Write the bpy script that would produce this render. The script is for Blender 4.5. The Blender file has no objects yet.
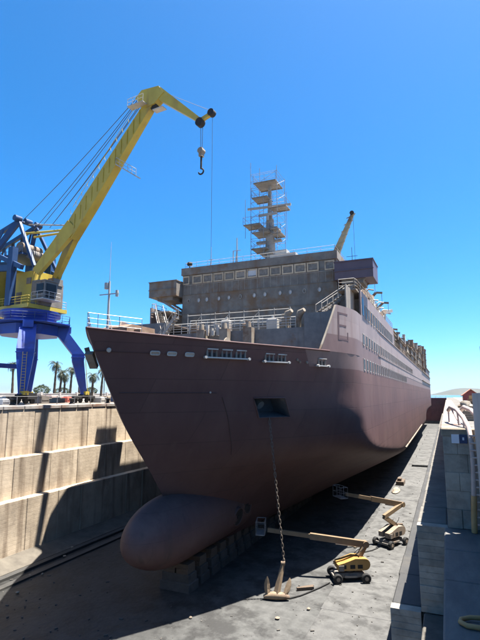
import bpy, math, random
from mathutils import Vector, Matrix
random.seed(7)
R = math.radians
S = bpy.context.scene
COL = S.collection

# ------------------------------------------------------------------ camera, sky, sun
cam = bpy.data.cameras.new('camera'); camo = bpy.data.objects.new('camera', cam); COL.objects.link(camo)
camo.location = (0, 0, 14.4); camo.rotation_euler = (R(99.0), 0, R(23.5))
cam.sensor_fit = 'VERTICAL'; cam.sensor_height = 24.0; cam.lens = 17.625
cam.clip_start = 0.1; cam.clip_end = 40000
S.camera = camo
S.render.resolution_x = 768; S.render.resolution_y = 1024
TO_SUN = Vector((0.255, 0.17, 1.0)).normalized()
W = bpy.data.worlds.new('World'); S.world = W; W.use_nodes = True
wn = W.node_tree.nodes; wl = W.node_tree.links
bg = wn['Background']; sky = wn.new('ShaderNodeTexSky'); sky.sky_type = 'NISHITA'; sky.sun_disc = False
sky.sun_elevation = math.asin(TO_SUN.z); sky.sun_rotation = math.atan2(TO_SUN.x, TO_SUN.y)
sky.altitude = 0; sky.air_density = 0.7; sky.dust_density = 1.0; sky.ozone_density = 10.0
hs = wn.new('ShaderNodeHueSaturation'); hs.inputs['Hue'].default_value = 0.492; hs.inputs['Saturation'].default_value = 1.22; wl.new(sky.outputs[0], hs.inputs['Color'])
wl.new(hs.outputs[0], bg.inputs[0]); bg.inputs[1].default_value = 0.056
sun = bpy.data.lights.new('sun', 'SUN'); sun.energy = 4.2; sun.angle = R(0.5); sun.color = (1.0, 0.94, 0.86)
suno = bpy.data.objects.new('sun', sun); COL.objects.link(suno); suno.location = (30, 30, 120)
suno.rotation_euler = TO_SUN.to_track_quat('Z', 'Y').to_euler()
S.view_settings.view_transform = 'Standard'; S.view_settings.look = 'None'
S.view_settings.exposure = 2.45; S.view_settings.gamma = 1.0

# ------------------------------------------------------------------ materials
ALB = 0.78
def mat(name, c1, c2=None, c3=None, scale=1.0, stretch=(1, 1, 1), rough=0.7, metal=0.0, bump=0.0, bscale=8.0,
        mix2=(0.55, 0.7), detail=6, random_tint=0.0, spec=0.4, obj_space=False, brick=None, grime=None, bbump=0.7):
    m = bpy.data.materials.new(name); m.use_nodes = True
    nt = m.node_tree; n = nt.nodes; l = nt.links; b = n['Principled BSDF']
    b.inputs['Roughness'].default_value = rough; b.inputs['Metallic'].default_value = metal
    b.inputs['Specular IOR Level'].default_value = spec
    c2 = c2 or tuple(min(1, v * 1.25) for v in c1)
    c1, c2 = (tuple(v * ALB for v in c) for c in (c1, c2)); c3 = tuple(v * ALB for v in c3) if c3 else None
    if grime: grime = (tuple(v * ALB for v in grime[0]), grime[1], grime[2])
    if obj_space:
        tc = n.new('ShaderNodeTexCoord'); pos = tc.outputs['Object']
    else:
        tc = n.new('ShaderNodeNewGeometry'); pos = tc.outputs['Position']
    mp = n.new('ShaderNodeMapping'); mp.inputs['Scale'].default_value = stretch; l.new(pos, mp.inputs[0])
    nz = n.new('ShaderNodeTexNoise'); nz.inputs['Scale'].default_value = scale; nz.inputs['Detail'].default_value = detail
    nz.inputs['Roughness'].default_value = 0.6; l.new(mp.outputs[0], nz.inputs['Vector'])
    rp = n.new('ShaderNodeValToRGB'); rp.color_ramp.elements[0].position = 0.32; rp.color_ramp.elements[1].position = 0.7
    rp.color_ramp.elements[0].color = (*c1, 1); rp.color_ramp.elements[1].color = (*c2, 1)
    l.new(nz.outputs[0], rp.inputs[0]); col = rp.outputs[0]
    def mixc(fac, a, bb, mode='MIX'):
        x = n.new('ShaderNodeMix'); x.data_type = 'RGBA'; x.blend_type = mode
        if isinstance(fac, float): x.inputs[0].default_value = fac
        else: l.new(fac, x.inputs[0])
        for s, v in ((6, a), (7, bb)):
            if isinstance(v, tuple): x.inputs[s].default_value = (*v, 1)
            else: l.new(v, x.inputs[s])
        return x.outputs[2]
    if c3:
        n2 = n.new('ShaderNodeTexNoise'); n2.inputs['Scale'].default_value = scale * 0.43; n2.inputs['Detail'].default_value = 8
        n2.inputs['Roughness'].default_value = 0.68
        mp2 = n.new('ShaderNodeMapping'); mp2.inputs['Location'].default_value = (13, 7, 3); mp2.inputs['Scale'].default_value = stretch
        l.new(pos, mp2.inputs[0]); l.new(mp2.outputs[0], n2.inputs['Vector'])
        r2 = n.new('ShaderNodeMapRange'); r2.inputs[1].default_value = mix2[0]; r2.inputs[2].default_value = mix2[1]
        l.new(n2.outputs[0], r2.inputs[0]); col = mixc(r2.outputs[0], col, c3)
    hgt = None
    if brick:   # (axis for u, brick width, brick height, mortar colour, amount)
        ax, bw, bh, mc, amt = brick
        sp = n.new('ShaderNodeSeparateXYZ'); l.new(pos, sp.inputs[0])
        cb = n.new('ShaderNodeCombineXYZ'); l.new(sp.outputs[ax], cb.inputs[0]); l.new(sp.outputs[2], cb.inputs[1])
        bt = n.new('ShaderNodeTexBrick'); l.new(cb.outputs[0], bt.inputs['Vector'])
        bt.inputs['Scale'].default_value = 1.0; bt.inputs['Brick Width'].default_value = bw; bt.inputs['Row Height'].default_value = bh
        bt.inputs['Mortar Size'].default_value = 0.022; bt.inputs['Mortar Smooth'].default_value = 0.4
        bt.inputs['Color1'].default_value = (0.86, 0.86, 0.86, 1); bt.inputs['Color2'].default_value = (1.1, 1.08, 1.05, 1)
        bt.inputs['Mortar'].default_value = (*mc, 1)
        col = mixc(amt, col, bt.outputs['Color'], 'MULTIPLY'); hgt = bt.outputs['Fac']
    if grime:   # vertical streaks: (colour, low, high)
        gc, g0, g1 = grime
        mp3 = n.new('ShaderNodeMapping'); mp3.inputs['Scale'].default_value = (1.1, 1.1, 0.09); l.new(pos, mp3.inputs[0])
        n3 = n.new('ShaderNodeTexNoise'); n3.inputs['Scale'].default_value = 1.0; n3.inputs['Detail'].default_value = 5
        l.new(mp3.outputs[0], n3.inputs['Vector'])
        r3 = n.new('ShaderNodeMapRange'); r3.inputs[1].default_value = g0; r3.inputs[2].default_value = g1
        l.new(n3.outputs[0], r3.inputs[0]); col = mixc(r3.outputs[0], col, gc)
    if random_tint:
        oi = n.new('ShaderNodeObjectInfo'); mr = n.new('ShaderNodeMapRange')
        mr.inputs[3].default_value = 1 - random_tint; mr.inputs[4].default_value = 1 + random_tint; l.new(oi.outputs['Random'], mr.inputs[0])
        hs = n.new('ShaderNodeHueSaturation'); l.new(mr.outputs[0], hs.inputs['Value']); l.new(col, hs.inputs['Color']); col = hs.outputs[0]
    l.new(col, b.inputs['Base Color'])
    if bump or hgt:
        bn = n.new('ShaderNodeTexNoise'); bn.inputs['Scale'].default_value = bscale; bn.inputs['Detail'].default_value = 8
        l.new(pos, bn.inputs['Vector'])
        bp = n.new('ShaderNodeBump'); bp.inputs['Strength'].default_value = bump or 0.3; bp.inputs['Distance'].default_value = 0.05
        l.new(bn.outputs[0], bp.inputs['Height']); out = bp.outputs[0]
        if hgt:
            b2 = n.new('ShaderNodeBump'); b2.invert = True; b2.inputs['Strength'].default_value = bbump; b2.inputs['Distance'].default_value = 0.03
            l.new(hgt, b2.inputs['Height']); l.new(out, b2.inputs['Normal']); out = b2.outputs[0]
        l.new(out, b.inputs['Normal'])
    return m

M = {}
M['hull'] = mat('hull_primer', (0.086, 0.042, 0.041), (0.106, 0.053, 0.051), (0.116, 0.063, 0.058), scale=0.5, stretch=(1, 1, .5), rough=0.7, bump=0.45, bscale=0.7, mix2=(.46, .64), detail=10, brick=(1, 7.5, 2.2, (.5, .5, .5), .75), bbump=.35, grime=((.118, .068, .06), .6, .85), spec=.3)
M['hull_low'] = mat('hull_bottom_primer', (0.075, 0.04, 0.038), (0.10, 0.055, 0.05), (0.12, 0.08, 0.07), scale=0.5, rough=0.55, bump=0.06, bscale=1.2)
M['bulb'] = mat('bulb_primer', (0.092, 0.05, 0.048), (0.116, 0.065, 0.06), (0.132, 0.083, 0.075), scale=0.9, rough=0.66, spec=.3, bump=0.2, bscale=1.2, mix2=(.5, .68), detail=10, brick=(1, 2.4, 1.6, (.6, .6, .6), .5), bbump=.2, grime=((.05, .035, .035), .6, .8))
M['side'] = mat('side_paint', (0.195, 0.152, 0.148), (0.25, 0.198, 0.19), (0.135, 0.088, 0.075), scale=0.6, stretch=(1, 1, .5), rough=0.6, bump=0.05, bscale=1.5, mix2=(.55, .75), grime=((0.17, 0.105, 0.09), .56, .76), brick=(1, 9.0, 2.6, (.75, .72, .7), .5), bbump=.12)
M['side_low'] = mat('side_primer_worn', (0.122, 0.074, 0.07), (0.155, 0.098, 0.092), (0.10, 0.055, 0.05), scale=0.6, stretch=(1, 1, .5), rough=0.6, mix2=(.52, .75))
M['house'] = mat('house_paint', (0.14, 0.128, 0.114), (0.235, 0.212, 0.185), (0.18, 0.11, 0.062), scale=1.1, rough=0.8, bump=0.2, bscale=2.5, mix2=(.5, .66), grime=((0.15, 0.095, 0.06), .55, .75), detail=10)
M['house_teal'] = mat('house_paint_blue_grey', (0.135, 0.138, 0.138), (0.215, 0.208, 0.198), (0.16, 0.10, 0.062), scale=1.2, rough=0.75, bump=0.12, bscale=2.5, mix2=(.55, .7), grime=((0.10, 0.06, 0.04), .6, .8))
M['wing'] = mat('wing_paint', (0.085, 0.06, 0.08), (0.11, 0.08, 0.10), (0.085, 0.05, 0.045), scale=0.8, rough=0.5)
M['deck'] = mat('deck_steel', (0.10, 0.075, 0.06), (0.16, 0.12, 0.10), scale=1.2, rough=0.85)
M['white'] = mat('white_paint', (0.36, 0.35, 0.33), (0.46, 0.45, 0.42), (0.26, 0.20, 0.16), scale=1.5, rough=0.5, mix2=(.58, .75))
M['rail'] = mat('rail_paint', (0.34, 0.315, 0.28), (0.46, 0.44, 0.40), (0.26, 0.17, 0.11), scale=1.5, rough=0.55, mix2=(.5, .7))
M['rust'] = mat('rusted_steel', (0.17, 0.10, 0.06), (0.27, 0.19, 0.13), (0.10, 0.06, 0.045), scale=1.3, rough=0.85, bump=0.2)
M['rust_pale'] = mat('rusty_cream_paint', (0.21, 0.175, 0.135), (0.30, 0.26, 0.205), (0.13, 0.08, 0.05), scale=1.2, rough=0.8, mix2=(.48, .62))
M['scaff'] = mat('scaffold_steel', (0.22, 0.22, 0.22), (0.34, 0.335, 0.33), (0.18, 0.13, 0.10), scale=2, rough=0.5, metal=0.3)
M['mast_grey'] = mat('mast_grey_paint', (0.26, 0.25, 0.235), (0.36, 0.345, 0.325), (0.19, 0.14, 0.10), scale=1.4, rough=0.7, mix2=(.54, .68))
M['plank'] = mat('scaffold_board', (0.20, 0.195, 0.185), (0.29, 0.28, 0.265), scale=2, rough=0.85)
M['frame_tan'] = mat('window_frame_tan', (0.46, 0.35, 0.23), (0.60, 0.48, 0.34), (0.25, 0.17, 0.11), scale=3, rough=0.75, random_tint=.12)
M['boarded'] = mat('boarded_window', (0.14, 0.12, 0.10), (0.27, 0.235, 0.195), scale=3, rough=0.6, random_tint=.35)
M['boarded_white'] = mat('masked_window', (0.5, 0.5, 0.5), (0.6, 0.6, 0.6), scale=3, rough=0.5)
M['glass'] = mat('dark_glass', (0.012, 0.014, 0.018), (0.02, 0.022, 0.026), rough=0.3, spec=0.25)
M['dark'] = mat('dark_void_steel', (0.016, 0.014, 0.014), (0.025, 0.022, 0.02), rough=0.8)
M['black'] = mat('black_rubber', (0.009, 0.009, 0.009), (0.016, 0.016, 0.016), rough=0.8)
M['seam'] = mat('weld_seam', (0.05, 0.028, 0.028), (0.07, 0.04, 0.04), rough=0.8)
M['pocket'] = mat('pocket_grey_blue', (0.06, 0.066, 0.078), (0.09, 0.097, 0.112), (0.2, 0.17, 0.15), scale=1.5, rough=0.5)
M['crane_y'] = mat('crane_yellow', (0.43, 0.32, 0.04), (0.52, 0.40, 0.06), (0.34, 0.235, 0.05), scale=0.6, rough=0.5, mix2=(.55, .78), grime=((0.27, 0.17, 0.045), .58, .82))
M['crane_b'] = mat('crane_blue', (0.011, 0.05, 0.31), (0.018, 0.068, 0.40), (0.03, 0.04, 0.17), scale=0.9, rough=0.5, mix2=(.5, .72), detail=9, grime=((0.05, 0.04, 0.09), .6, .85), bump=.1, bscale=2)
M['crane_lb'] = mat('crane_frame_blue', (0.010, 0.042, 0.125), (0.018, 0.058, 0.165), (0.03, 0.04, 0.07), scale=0.8, rough=0.5, mix2=(.55, .75))
M['crane_pale'] = mat('pale_yellow_crane', (0.30, 0.255, 0.15), (0.40, 0.35, 0.23), (0.16, 0.11, 0.07), scale=1.3, rough=0.7, mix2=(.5, .64))
M['cable'] = mat('steel_cable', (0.07, 0.07, 0.075), (0.11, 0.11, 0.12), rough=0.6, metal=0.3)
M['steel'] = mat('galvanised_steel', (0.42, 0.43, 0.44), (0.55, 0.55, 0.55), rough=0.45, metal=0.4)
STONE = (0.50, 0.37, 0.22)
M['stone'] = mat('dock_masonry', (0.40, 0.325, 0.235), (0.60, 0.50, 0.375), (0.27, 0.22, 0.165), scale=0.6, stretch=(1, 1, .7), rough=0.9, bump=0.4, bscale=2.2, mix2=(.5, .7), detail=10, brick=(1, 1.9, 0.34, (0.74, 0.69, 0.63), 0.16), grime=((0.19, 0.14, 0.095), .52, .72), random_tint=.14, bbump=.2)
M['stone_top'] = mat('dock_ledge_stone', (0.23, 0.19, 0.14), (0.30, 0.25, 0.18), (0.16, 0.13, 0.10), scale=1, rough=0.9, bump=0.3)
M['stone_grey'] = mat('dock_masonry_grey', (0.27, 0.245, 0.205), (0.40, 0.37, 0.31), (0.18, 0.16, 0.135), scale=1.6, rough=0.9, bump=0.4, bscale=5, mix2=(.5, .7), random_tint=.14, grime=((0.14, 0.13, 0.12), .58, .78))
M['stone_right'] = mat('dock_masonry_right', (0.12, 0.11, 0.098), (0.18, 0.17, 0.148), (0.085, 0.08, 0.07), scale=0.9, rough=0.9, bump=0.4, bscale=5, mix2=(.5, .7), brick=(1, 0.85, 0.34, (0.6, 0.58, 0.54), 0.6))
M['ledge'] = mat('damp_ledge_concrete', (0.12, 0.115, 0.108), (0.19, 0.18, 0.165), (0.09, 0.09, 0.09), scale=0.9, stretch=(2.4, .6, 1), rough=0.8, bump=0.3, bscale=6, mix2=(.45, .7))
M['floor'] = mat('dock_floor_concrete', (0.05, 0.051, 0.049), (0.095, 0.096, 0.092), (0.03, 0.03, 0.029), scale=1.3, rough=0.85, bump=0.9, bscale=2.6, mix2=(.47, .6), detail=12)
def shade_zone(m):  # painted shade: floor darkened under and left of the ship, with a noisy edge
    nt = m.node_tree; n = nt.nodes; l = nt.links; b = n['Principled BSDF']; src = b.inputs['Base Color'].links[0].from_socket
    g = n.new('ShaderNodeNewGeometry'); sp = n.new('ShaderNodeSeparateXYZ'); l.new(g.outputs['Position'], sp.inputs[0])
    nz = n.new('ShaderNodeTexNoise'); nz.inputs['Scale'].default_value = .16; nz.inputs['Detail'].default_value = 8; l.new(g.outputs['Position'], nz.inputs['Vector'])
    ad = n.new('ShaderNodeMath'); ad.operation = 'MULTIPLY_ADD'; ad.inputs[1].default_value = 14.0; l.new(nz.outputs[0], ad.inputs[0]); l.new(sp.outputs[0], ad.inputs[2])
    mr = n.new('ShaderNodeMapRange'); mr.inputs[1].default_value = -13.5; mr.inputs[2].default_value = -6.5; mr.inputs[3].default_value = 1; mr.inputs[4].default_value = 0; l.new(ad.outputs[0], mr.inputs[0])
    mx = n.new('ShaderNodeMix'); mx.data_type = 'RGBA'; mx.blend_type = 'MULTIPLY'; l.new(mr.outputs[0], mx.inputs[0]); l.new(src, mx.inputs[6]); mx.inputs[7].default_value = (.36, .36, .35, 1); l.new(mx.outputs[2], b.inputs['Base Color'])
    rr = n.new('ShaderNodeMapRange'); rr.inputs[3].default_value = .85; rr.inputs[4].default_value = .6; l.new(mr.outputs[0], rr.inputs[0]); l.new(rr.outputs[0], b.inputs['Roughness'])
shade_zone(M['floor'])
M['wall_foot'] = mat('shade_dark_wall_foot', (0.075, 0.065, 0.052), (0.13, 0.115, 0.09), (0.05, 0.045, 0.038), scale=0.9, rough=0.9, bump=0.5, bscale=3)  # foot coloured dark to deepen the shade along the left wall
M['floor_dark'] = mat('damp_kerb_shade_tier', (0.035, 0.035, 0.034), (0.055, 0.054, 0.05), (0.07, 0.065, 0.055), scale=0.7, rough=0.6, bump=0.3, bscale=4)  # gutter kerbs, and painted shade on the lowest right tier
M['slab'] = mat('floor_slab', (0.072, 0.072, 0.07), (0.115, 0.115, 0.11), (0.046, 0.046, 0.044), scale=1.5, rough=0.85, bump=0.7, bscale=3, random_tint=.12, mix2=(.49, .62), detail=11)
M['kerb'] = mat('white_coping', (0.24, 0.22, 0.195), (0.36, 0.335, 0.305), (0.22, 0.13, 0.09), scale=1.1, rough=0.85, mix2=(.45, .65), random_tint=.1)
M['red'] = mat('faded_red_paint', (0.45, 0.09, 0.06), (0.55, 0.16, 0.11), rough=0.7)
M['quay'] = mat('quay_concrete', (0.19, 0.165, 0.135), (0.26, 0.23, 0.19), (0.13, 0.11, 0.09), scale=0.25, rough=0.9, bump=0.2)
M['block'] = mat('keel_block_concrete', (0.06, 0.054, 0.048), (0.10, 0.09, 0.078), (0.04, 0.034, 0.028), scale=1.3, rough=0.9, bump=0.3, random_tint=.15)
M['timber'] = mat('keel_block_timber', (0.09, 0.065, 0.045), (0.14, 0.10, 0.07), scale=2, stretch=(1, 6, 6), rough=0.85)
M['lift_y'] = mat('lift_orange', (0.36, 0.19, 0.05), (0.44, 0.25, 0.08), (0.24, 0.12, 0.05), scale=1.2, rough=0.45, mix2=(.6, .75))
M['lift_boom'] = mat('lift_boom_tan', (0.17, 0.115, 0.065), (0.22, 0.155, 0.09), (0.11, 0.075, 0.05), scale=1.2, rough=0.6)
M['anchor'] = mat('anchor_steel', (0.20, 0.145, 0.09), (0.27, 0.20, 0.13), (0.11, 0.07, 0.045), scale=1.6, rough=0.75, bump=0.2, mix2=(.5, .66))
M['chain'] = mat('chain_steel', (0.10, 0.078, 0.06), (0.16, 0.13, 0.10), rough=0.7)
M['pink_rail'] = mat('pink_white_pipe_paint', (0.42, 0.31, 0.265), (0.52, 0.41, 0.36), (0.27, 0.15, 0.10), scale=1.4, rough=0.55, mix2=(.56, .7))
M['ochre'] = mat('ochre_paint', (0.40, 0.235, 0.09), (0.48, 0.31, 0.14), (0.36, 0.2, 0.1), scale=1.5, rough=0.7)
M['trunk'] = mat('palm_trunk', (0.06, 0.045, 0.032), (0.10, 0.075, 0.05), scale=3, rough=0.9)
M['frond'] = mat('palm_frond', (0.022, 0.036, 0.012), (0.04, 0.06, 0.02), scale=2, rough=0.6, random_tint=.2)
M['leaf'] = mat('bush_leaf', (0.03, 0.05, 0.015), (0.055, 0.085, 0.026), scale=1.5, rough=0.6)
M['sea'] = mat('sea_water', (0.03, 0.11, 0.16), (0.04, 0.13, 0.19), scale=0.02, rough=0.18, bump=0.25, bscale=0.25)
M['hill'] = mat('far_hill', (0.045, 0.05, 0.038), (0.07, 0.07, 0.05), scale=0.006, rough=0.95)
M['gate'] = mat('gate_red_primer', (0.20, 0.045, 0.045), (0.26, 0.065, 0.06), (0.12, 0.04, 0.035), scale=0.8, rough=0.6)
M['plaster'] = mat('white_plaster', (0.40, 0.37, 0.335), (0.52, 0.49, 0.45), (0.33, 0.27, 0.22), scale=0.6, rough=0.9)
M['signblue'] = mat('sign_navy', (0.02, 0.035, 0.10), (0.025, 0.045, 0.12), rough=0.5)
M['signwhite'] = mat('sign_white', (0.62, 0.64, 0.70), (0.7, 0.72, 0.77), rough=0.5)
M['car_white'] = mat('car_white', (0.7, 0.7, 0.7), (0.75, 0.75, 0.75), rough=0.3)
M['car_dark'] = mat('car_dark', (0.03, 0.035, 0.05), (0.04, 0.045, 0.06), rough=0.3)
M['car_red'] = mat('car_red', (0.4, 0.05, 0.04), (0.45, 0.07, 0.05), rough=0.3)
M['car_silver'] = mat('car_silver', (0.4, 0.41, 0.43), (0.45, 0.46, 0.48), rough=0.3, metal=0.4)
M['roof_red'] = mat('roof_tile_red', (0.42, 0.16, 0.10), (0.5, 0.22, 0.15), rough=0.85)
M['letter'] = mat('letter_outline_paint', (0.075, 0.045, 0.05), (0.10, 0.06, 0.065), rough=0.7)
M['grit'] = mat('floor_grit_mix', (0.05, 0.046, 0.04), (0.13, 0.12, 0.105), scale=0.8, rough=0.9)
M['scrap'] = mat('scrap_brown', (0.20, 0.15, 0.11), (0.34, 0.27, 0.2), (0.12, 0.08, 0.06), scale=2, rough=0.9)

# ------------------------------------------------------------------ mesh helpers
WLOC = {}; ROOT = {}
class MB:
    def __init__(s): s.v = []; s.f = []; s.m = []; s.sm = []
    def add(s, vs, fs, mi=0, smooth=False):
        o = len(s.v); s.v += [tuple(v) for v in vs]
        for f in fs: s.f.append([o + i for i in f]); s.m.append(mi); s.sm.append(smooth)
        return s
    def box(s, c, d, rot=None, mi=0):
        c = Vector(c); h = Vector(d) / 2
        vs = [Vector((sx * h.x, sy * h.y, sz * h.z)) for sz in (-1, 1) for sx, sy in ((-1, -1), (1, -1), (1, 1), (-1, 1))]
        if rot is not None: vs = [rot @ v for v in vs]
        return s.add([c + v for v in vs], [(3, 2, 1, 0), (4, 5, 6, 7), (0, 1, 5, 4), (1, 2, 6, 5), (2, 3, 7, 6), (3, 0, 4, 7)], mi)
    def bbox(s, a, b, mi=0):
        return s.box([(a[i] + b[i]) / 2 for i in range(3)], [abs(b[i] - a[i]) for i in range(3)], None, mi)
    def cbox(s, a, b, e=0.04, mi=0):   # box with chamfered long/vertical edges (octagonal prism standing, chamfered top)
        x0, y0, z0 = a; x1, y1, z1 = b
        def ring(i, z): return [(x0 + i, y0, z), (x1 - i, y0, z), (x1, y0 + i, z), (x1, y1 - i, z), (x1 - i, y1, z), (x0 + i, y1, z), (x0, y1 - i, z), (x0, y0 + i, z)]
        top = [(min(max(x, x0 + e), x1 - e), min(max(y, y0 + e), y1 - e), z1) for x, y, _ in ring(e, z1)]
        r0 = ring(e, z0); r1 = ring(e, z1 - e)
        vs = r0 + r1 + top
        fs = [tuple(reversed(range(8))), tuple(range(16, 24))]
        for k in range(8):
            j = (k + 1) % 8; fs += [(k, j, 8 + j, 8 + k), (8 + k, 8 + j, 16 + j, 16 + k)]
        return s.add(vs, fs, mi)
    def beam(s, p, q, w, h=None, mi=0, up=(0, 0, 1), w2=None, h2=None):
        p = Vector(p); q = Vector(q); h = h or w; w2 = w2 or w; h2 = h2 or h
        d = (q - p).normalized(); u = Vector(up)
        if abs(d.dot(u)) > 0.98: u = Vector((1, 0, 0))
        x = d.cross(u).normalized(); z = x.cross(d)
        vs = []
        for c, ww, hh in ((p, w, h), (q, w2, h2)):
            vs += [c + x * sx * ww / 2 + z * sz * hh / 2 for sx, sz in ((-1, -1), (1, -1), (1, 1), (-1, 1))]
        return s.add(vs, [(0, 1, 2, 3), (7, 6, 5, 4), (0, 4, 5, 1), (1, 5, 6, 2), (2, 6, 7, 3), (3, 7, 4, 0)], mi)
    def tube(s, p, q, r, r2=None, n=8, mi=0, caps=True):
        p = Vector(p); q = Vector(q); r2 = r if r2 is None else r2
        d = (q - p).normalized(); u = Vector((0, 0, 1)) if abs(d.z) < 0.95 else Vector((1, 0, 0))
        x = d.cross(u).normalized(); z = x.cross(d)
        vs = [c + (x * math.cos(k * 2 * math.pi / n) + z * math.sin(k * 2 * math.pi / n)) * rr for c, rr in ((p, r), (q, r2)) for k in range(n)]
        s.add(vs, [(k, k + n, (k + 1) % n + n, (k + 1) % n) for k in range(n)], mi, n > 5)
        if caps: s.add(vs, [tuple(range(n)), tuple(reversed(range(n, 2 * n)))], mi)
        return s
    def path(s, pts, r, n=8, mi=0):
        pts = [Vector(p) for p in pts]; vs = []; m = len(pts)
        x = None
        for i, p in enumerate(pts):
            d = (pts[min(i + 1, m - 1)] - pts[max(i - 1, 0)]).normalized()
            if x is None:
                u = Vector((0, 0, 1)) if abs(d.z) < 0.9 else Vector((1, 0, 0)); x = d.cross(u).normalized()
            else: x = (x - d * x.dot(d)).normalized()
            z = x.cross(d); rr = r[i] if isinstance(r, (list, tuple)) else r
            vs += [p + (x * math.cos(k * 2 * math.pi / n) + z * math.sin(k * 2 * math.pi / n)) * rr for k in range(n)]
        fs = [(i * n + k, (i + 1) * n + k, (i + 1) * n + (k + 1) % n, i * n + (k + 1) % n) for i in range(m - 1) for k in range(n)]
        s.add(vs, fs, mi, True); s.add(vs, [tuple(range(n)), tuple(reversed(range((m - 1) * n, m * n)))], mi)
        return s
    def lathe(s, prof, c=(0, 0, 0), n=16, mi=0, smooth=True):   # prof: (r, z)
        c = Vector(c); vs = [c + Vector((r * math.cos(k * 2 * math.pi / n), r * math.sin(k * 2 * math.pi / n), z)) for r, z in prof for k in range(n)]
        m = len(prof)
        fs = [(i * n + k, i * n + (k + 1) % n, (i + 1) * n + (k + 1) % n, (i + 1) * n + k) for i in range(m - 1) for k in range(n)]
        s.add(vs, fs, mi, smooth); s.add(vs, [tuple(reversed(range(n))), tuple(range((m - 1) * n, m * n))], mi)
        return s
    def prism(s, poly, axis, a, b, mi=0):   # poly of 2-D points; axis 0: (y,z) along x; 1: (x,z) along y; 2: (x,y) along z
        def P(p, t): return (t, p[0], p[1]) if axis == 0 else (p[0], t, p[1]) if axis == 1 else (p[0], p[1], t)
        n = len(poly); vs = [P(p, a) for p in poly] + [P(p, b) for p in poly]
        fs = [tuple(reversed(range(n))), tuple(range(n, 2 * n))] + [(k, (k + 1) % n, n + (k + 1) % n, n + k) for k in range(n)]
        return s.add(vs, fs, mi)
    def mesh(s, name, mats, origin=(0, 0, 0)):
        me = bpy.data.meshes.new(name); o = Vector(origin)
        me.from_pydata([(v[0] - o[0], v[1] - o[1], v[2] - o[2]) for v in s.v], [], s.f)
        for m in (mats if isinstance(mats, (list, tuple)) else [mats]): me.materials.append(M[m])
        me.polygons.foreach_set('material_index', s.m); me.polygons.foreach_set('use_smooth', s.sm)
        me.update(); me.validate()
        import bmesh
        bm = bmesh.new(); bm.from_mesh(me); bmesh.ops.recalc_face_normals(bm, faces=bm.faces); bm.to_mesh(me); bm.free()
        return me
    def build(s, name, mats, parent=None, origin=None):
        # verts are in the parent's own space (world for top-level); origin = where the object's origin sits
        if origin is None:
            lo = [min(v[i] for v in s.v) for i in range(3)]; hi = [max(v[i] for v in s.v) for i in range(3)]
            origin = ((lo[0] + hi[0]) / 2, (lo[1] + hi[1]) / 2, lo[2])
        return inst(name, s.mesh(name, mats, origin), parent, origin)
def inst(name, me, parent=None, loc=(0, 0, 0), rot=None, scale=None):
    # loc is in the root's space; sub-parts are converted to their part's space
    o = bpy.data.objects.new(name, me); COL.objects.link(o)
    l = Vector(loc)
    if parent is not None:
        o.parent = parent
        if parent.parent is not None: l = l - WLOC.get(parent.name, Vector((0, 0, 0)))
        elif parent.name in ROOT: l = l - ROOT[parent.name]
        WLOC[o.name] = Vector(loc)
    o.location = l
    if rot is not None: o.rotation_euler = rot
    if scale is not None: o.scale = scale
    return o
def tag(o, label=None, cat=None, group=None, kind=None):
    if label: o['label'] = label
    if cat: o['category'] = cat
    if group: o['group'] = group
    if kind: o['kind'] = kind
    return o
def thing(name, label, cat, loc=(0, 0, 0), rz=0.0, group=None, world=False):
    o = bpy.data.objects.new(name, None); COL.objects.link(o); o.empty_display_size = 0.5
    o.location = loc; o.rotation_euler = (0, 0, rz)
    if world: ROOT[o.name] = Vector(loc)      # its parts are written in world coordinates
    return tag(o, label, cat, group)
def copy_tree(o, parent=None):
    c = o.copy(); COL.objects.link(c); c.parent = parent
    for ch in o.children: copy_tree(ch, c)
    return c
def lerp(a, b, t): return a + (b - a) * t
def rail(mb, pts, h=1.05, rows=3, step=1.6, r=0.028, mi=0):
    """posts and rows along a polyline of base points"""
    for a, b in zip(pts[:-1], pts[1:]):
        a = Vector(a); b = Vector(b); L = (b - a).length; n = max(1, round(L / step))
        for k in range(n + 1):
            p = a.lerp(b, k / n); mb.tube(p, p + Vector((0, 0, h)), r, n=5, mi=mi, caps=False)
        for j in range(rows):
            z = Vector((0, 0, h * (j + 1) / rows)); mb.tube(a + z, b + z, r * (1.15 if j == rows - 1 else .8), n=5, mi=mi, caps=False)

# ------------------------------------------------------------------ the setting: floor, quays, sea, hill
def sheet(name, x0, x1, y0, y1, z, m, nx=1, ny=1):
    b = MB(); vs = [(lerp(x0, x1, i / nx), lerp(y0, y1, j / ny), z) for j in range(ny + 1) for i in range(nx + 1)]
    b.add(vs, [(j * (nx + 1) + i, j * (nx + 1) + i + 1, (j + 1) * (nx + 1) + i + 1, (j + 1) * (nx + 1) + i) for j in range(ny) for i in range(nx)])
    return tag(b.build(name, m), kind='structure')
QL, QR, L1, L2 = 13.3, 12.9, 8.7, 5.1
YS, YE = -14.0, 262.0
b = MB()
NX, NY = 34, 120
vs = []
for j in range(NY + 1):
    for i in range(NX + 1):
        x = lerp(-37, -2.2, i / NX); y = lerp(YS, YE, j / NY)
        z = -0.10 + 0.10 * math.cos((x + 19.5) / 17.5 * 1.5) + random.uniform(-.012, .012)
        vs.append((x, y, z))
b.add(vs, [(j * (NX + 1) + i, j * (NX + 1) + i + 1, (j + 1) * (NX + 1) + i + 1, (j + 1) * (NX + 1) + i) for j in range(NY) for i in range(NX)], 0, True)
dock_floor = tag(b.build('dock_floor', 'floor'), kind='structure')
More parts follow.
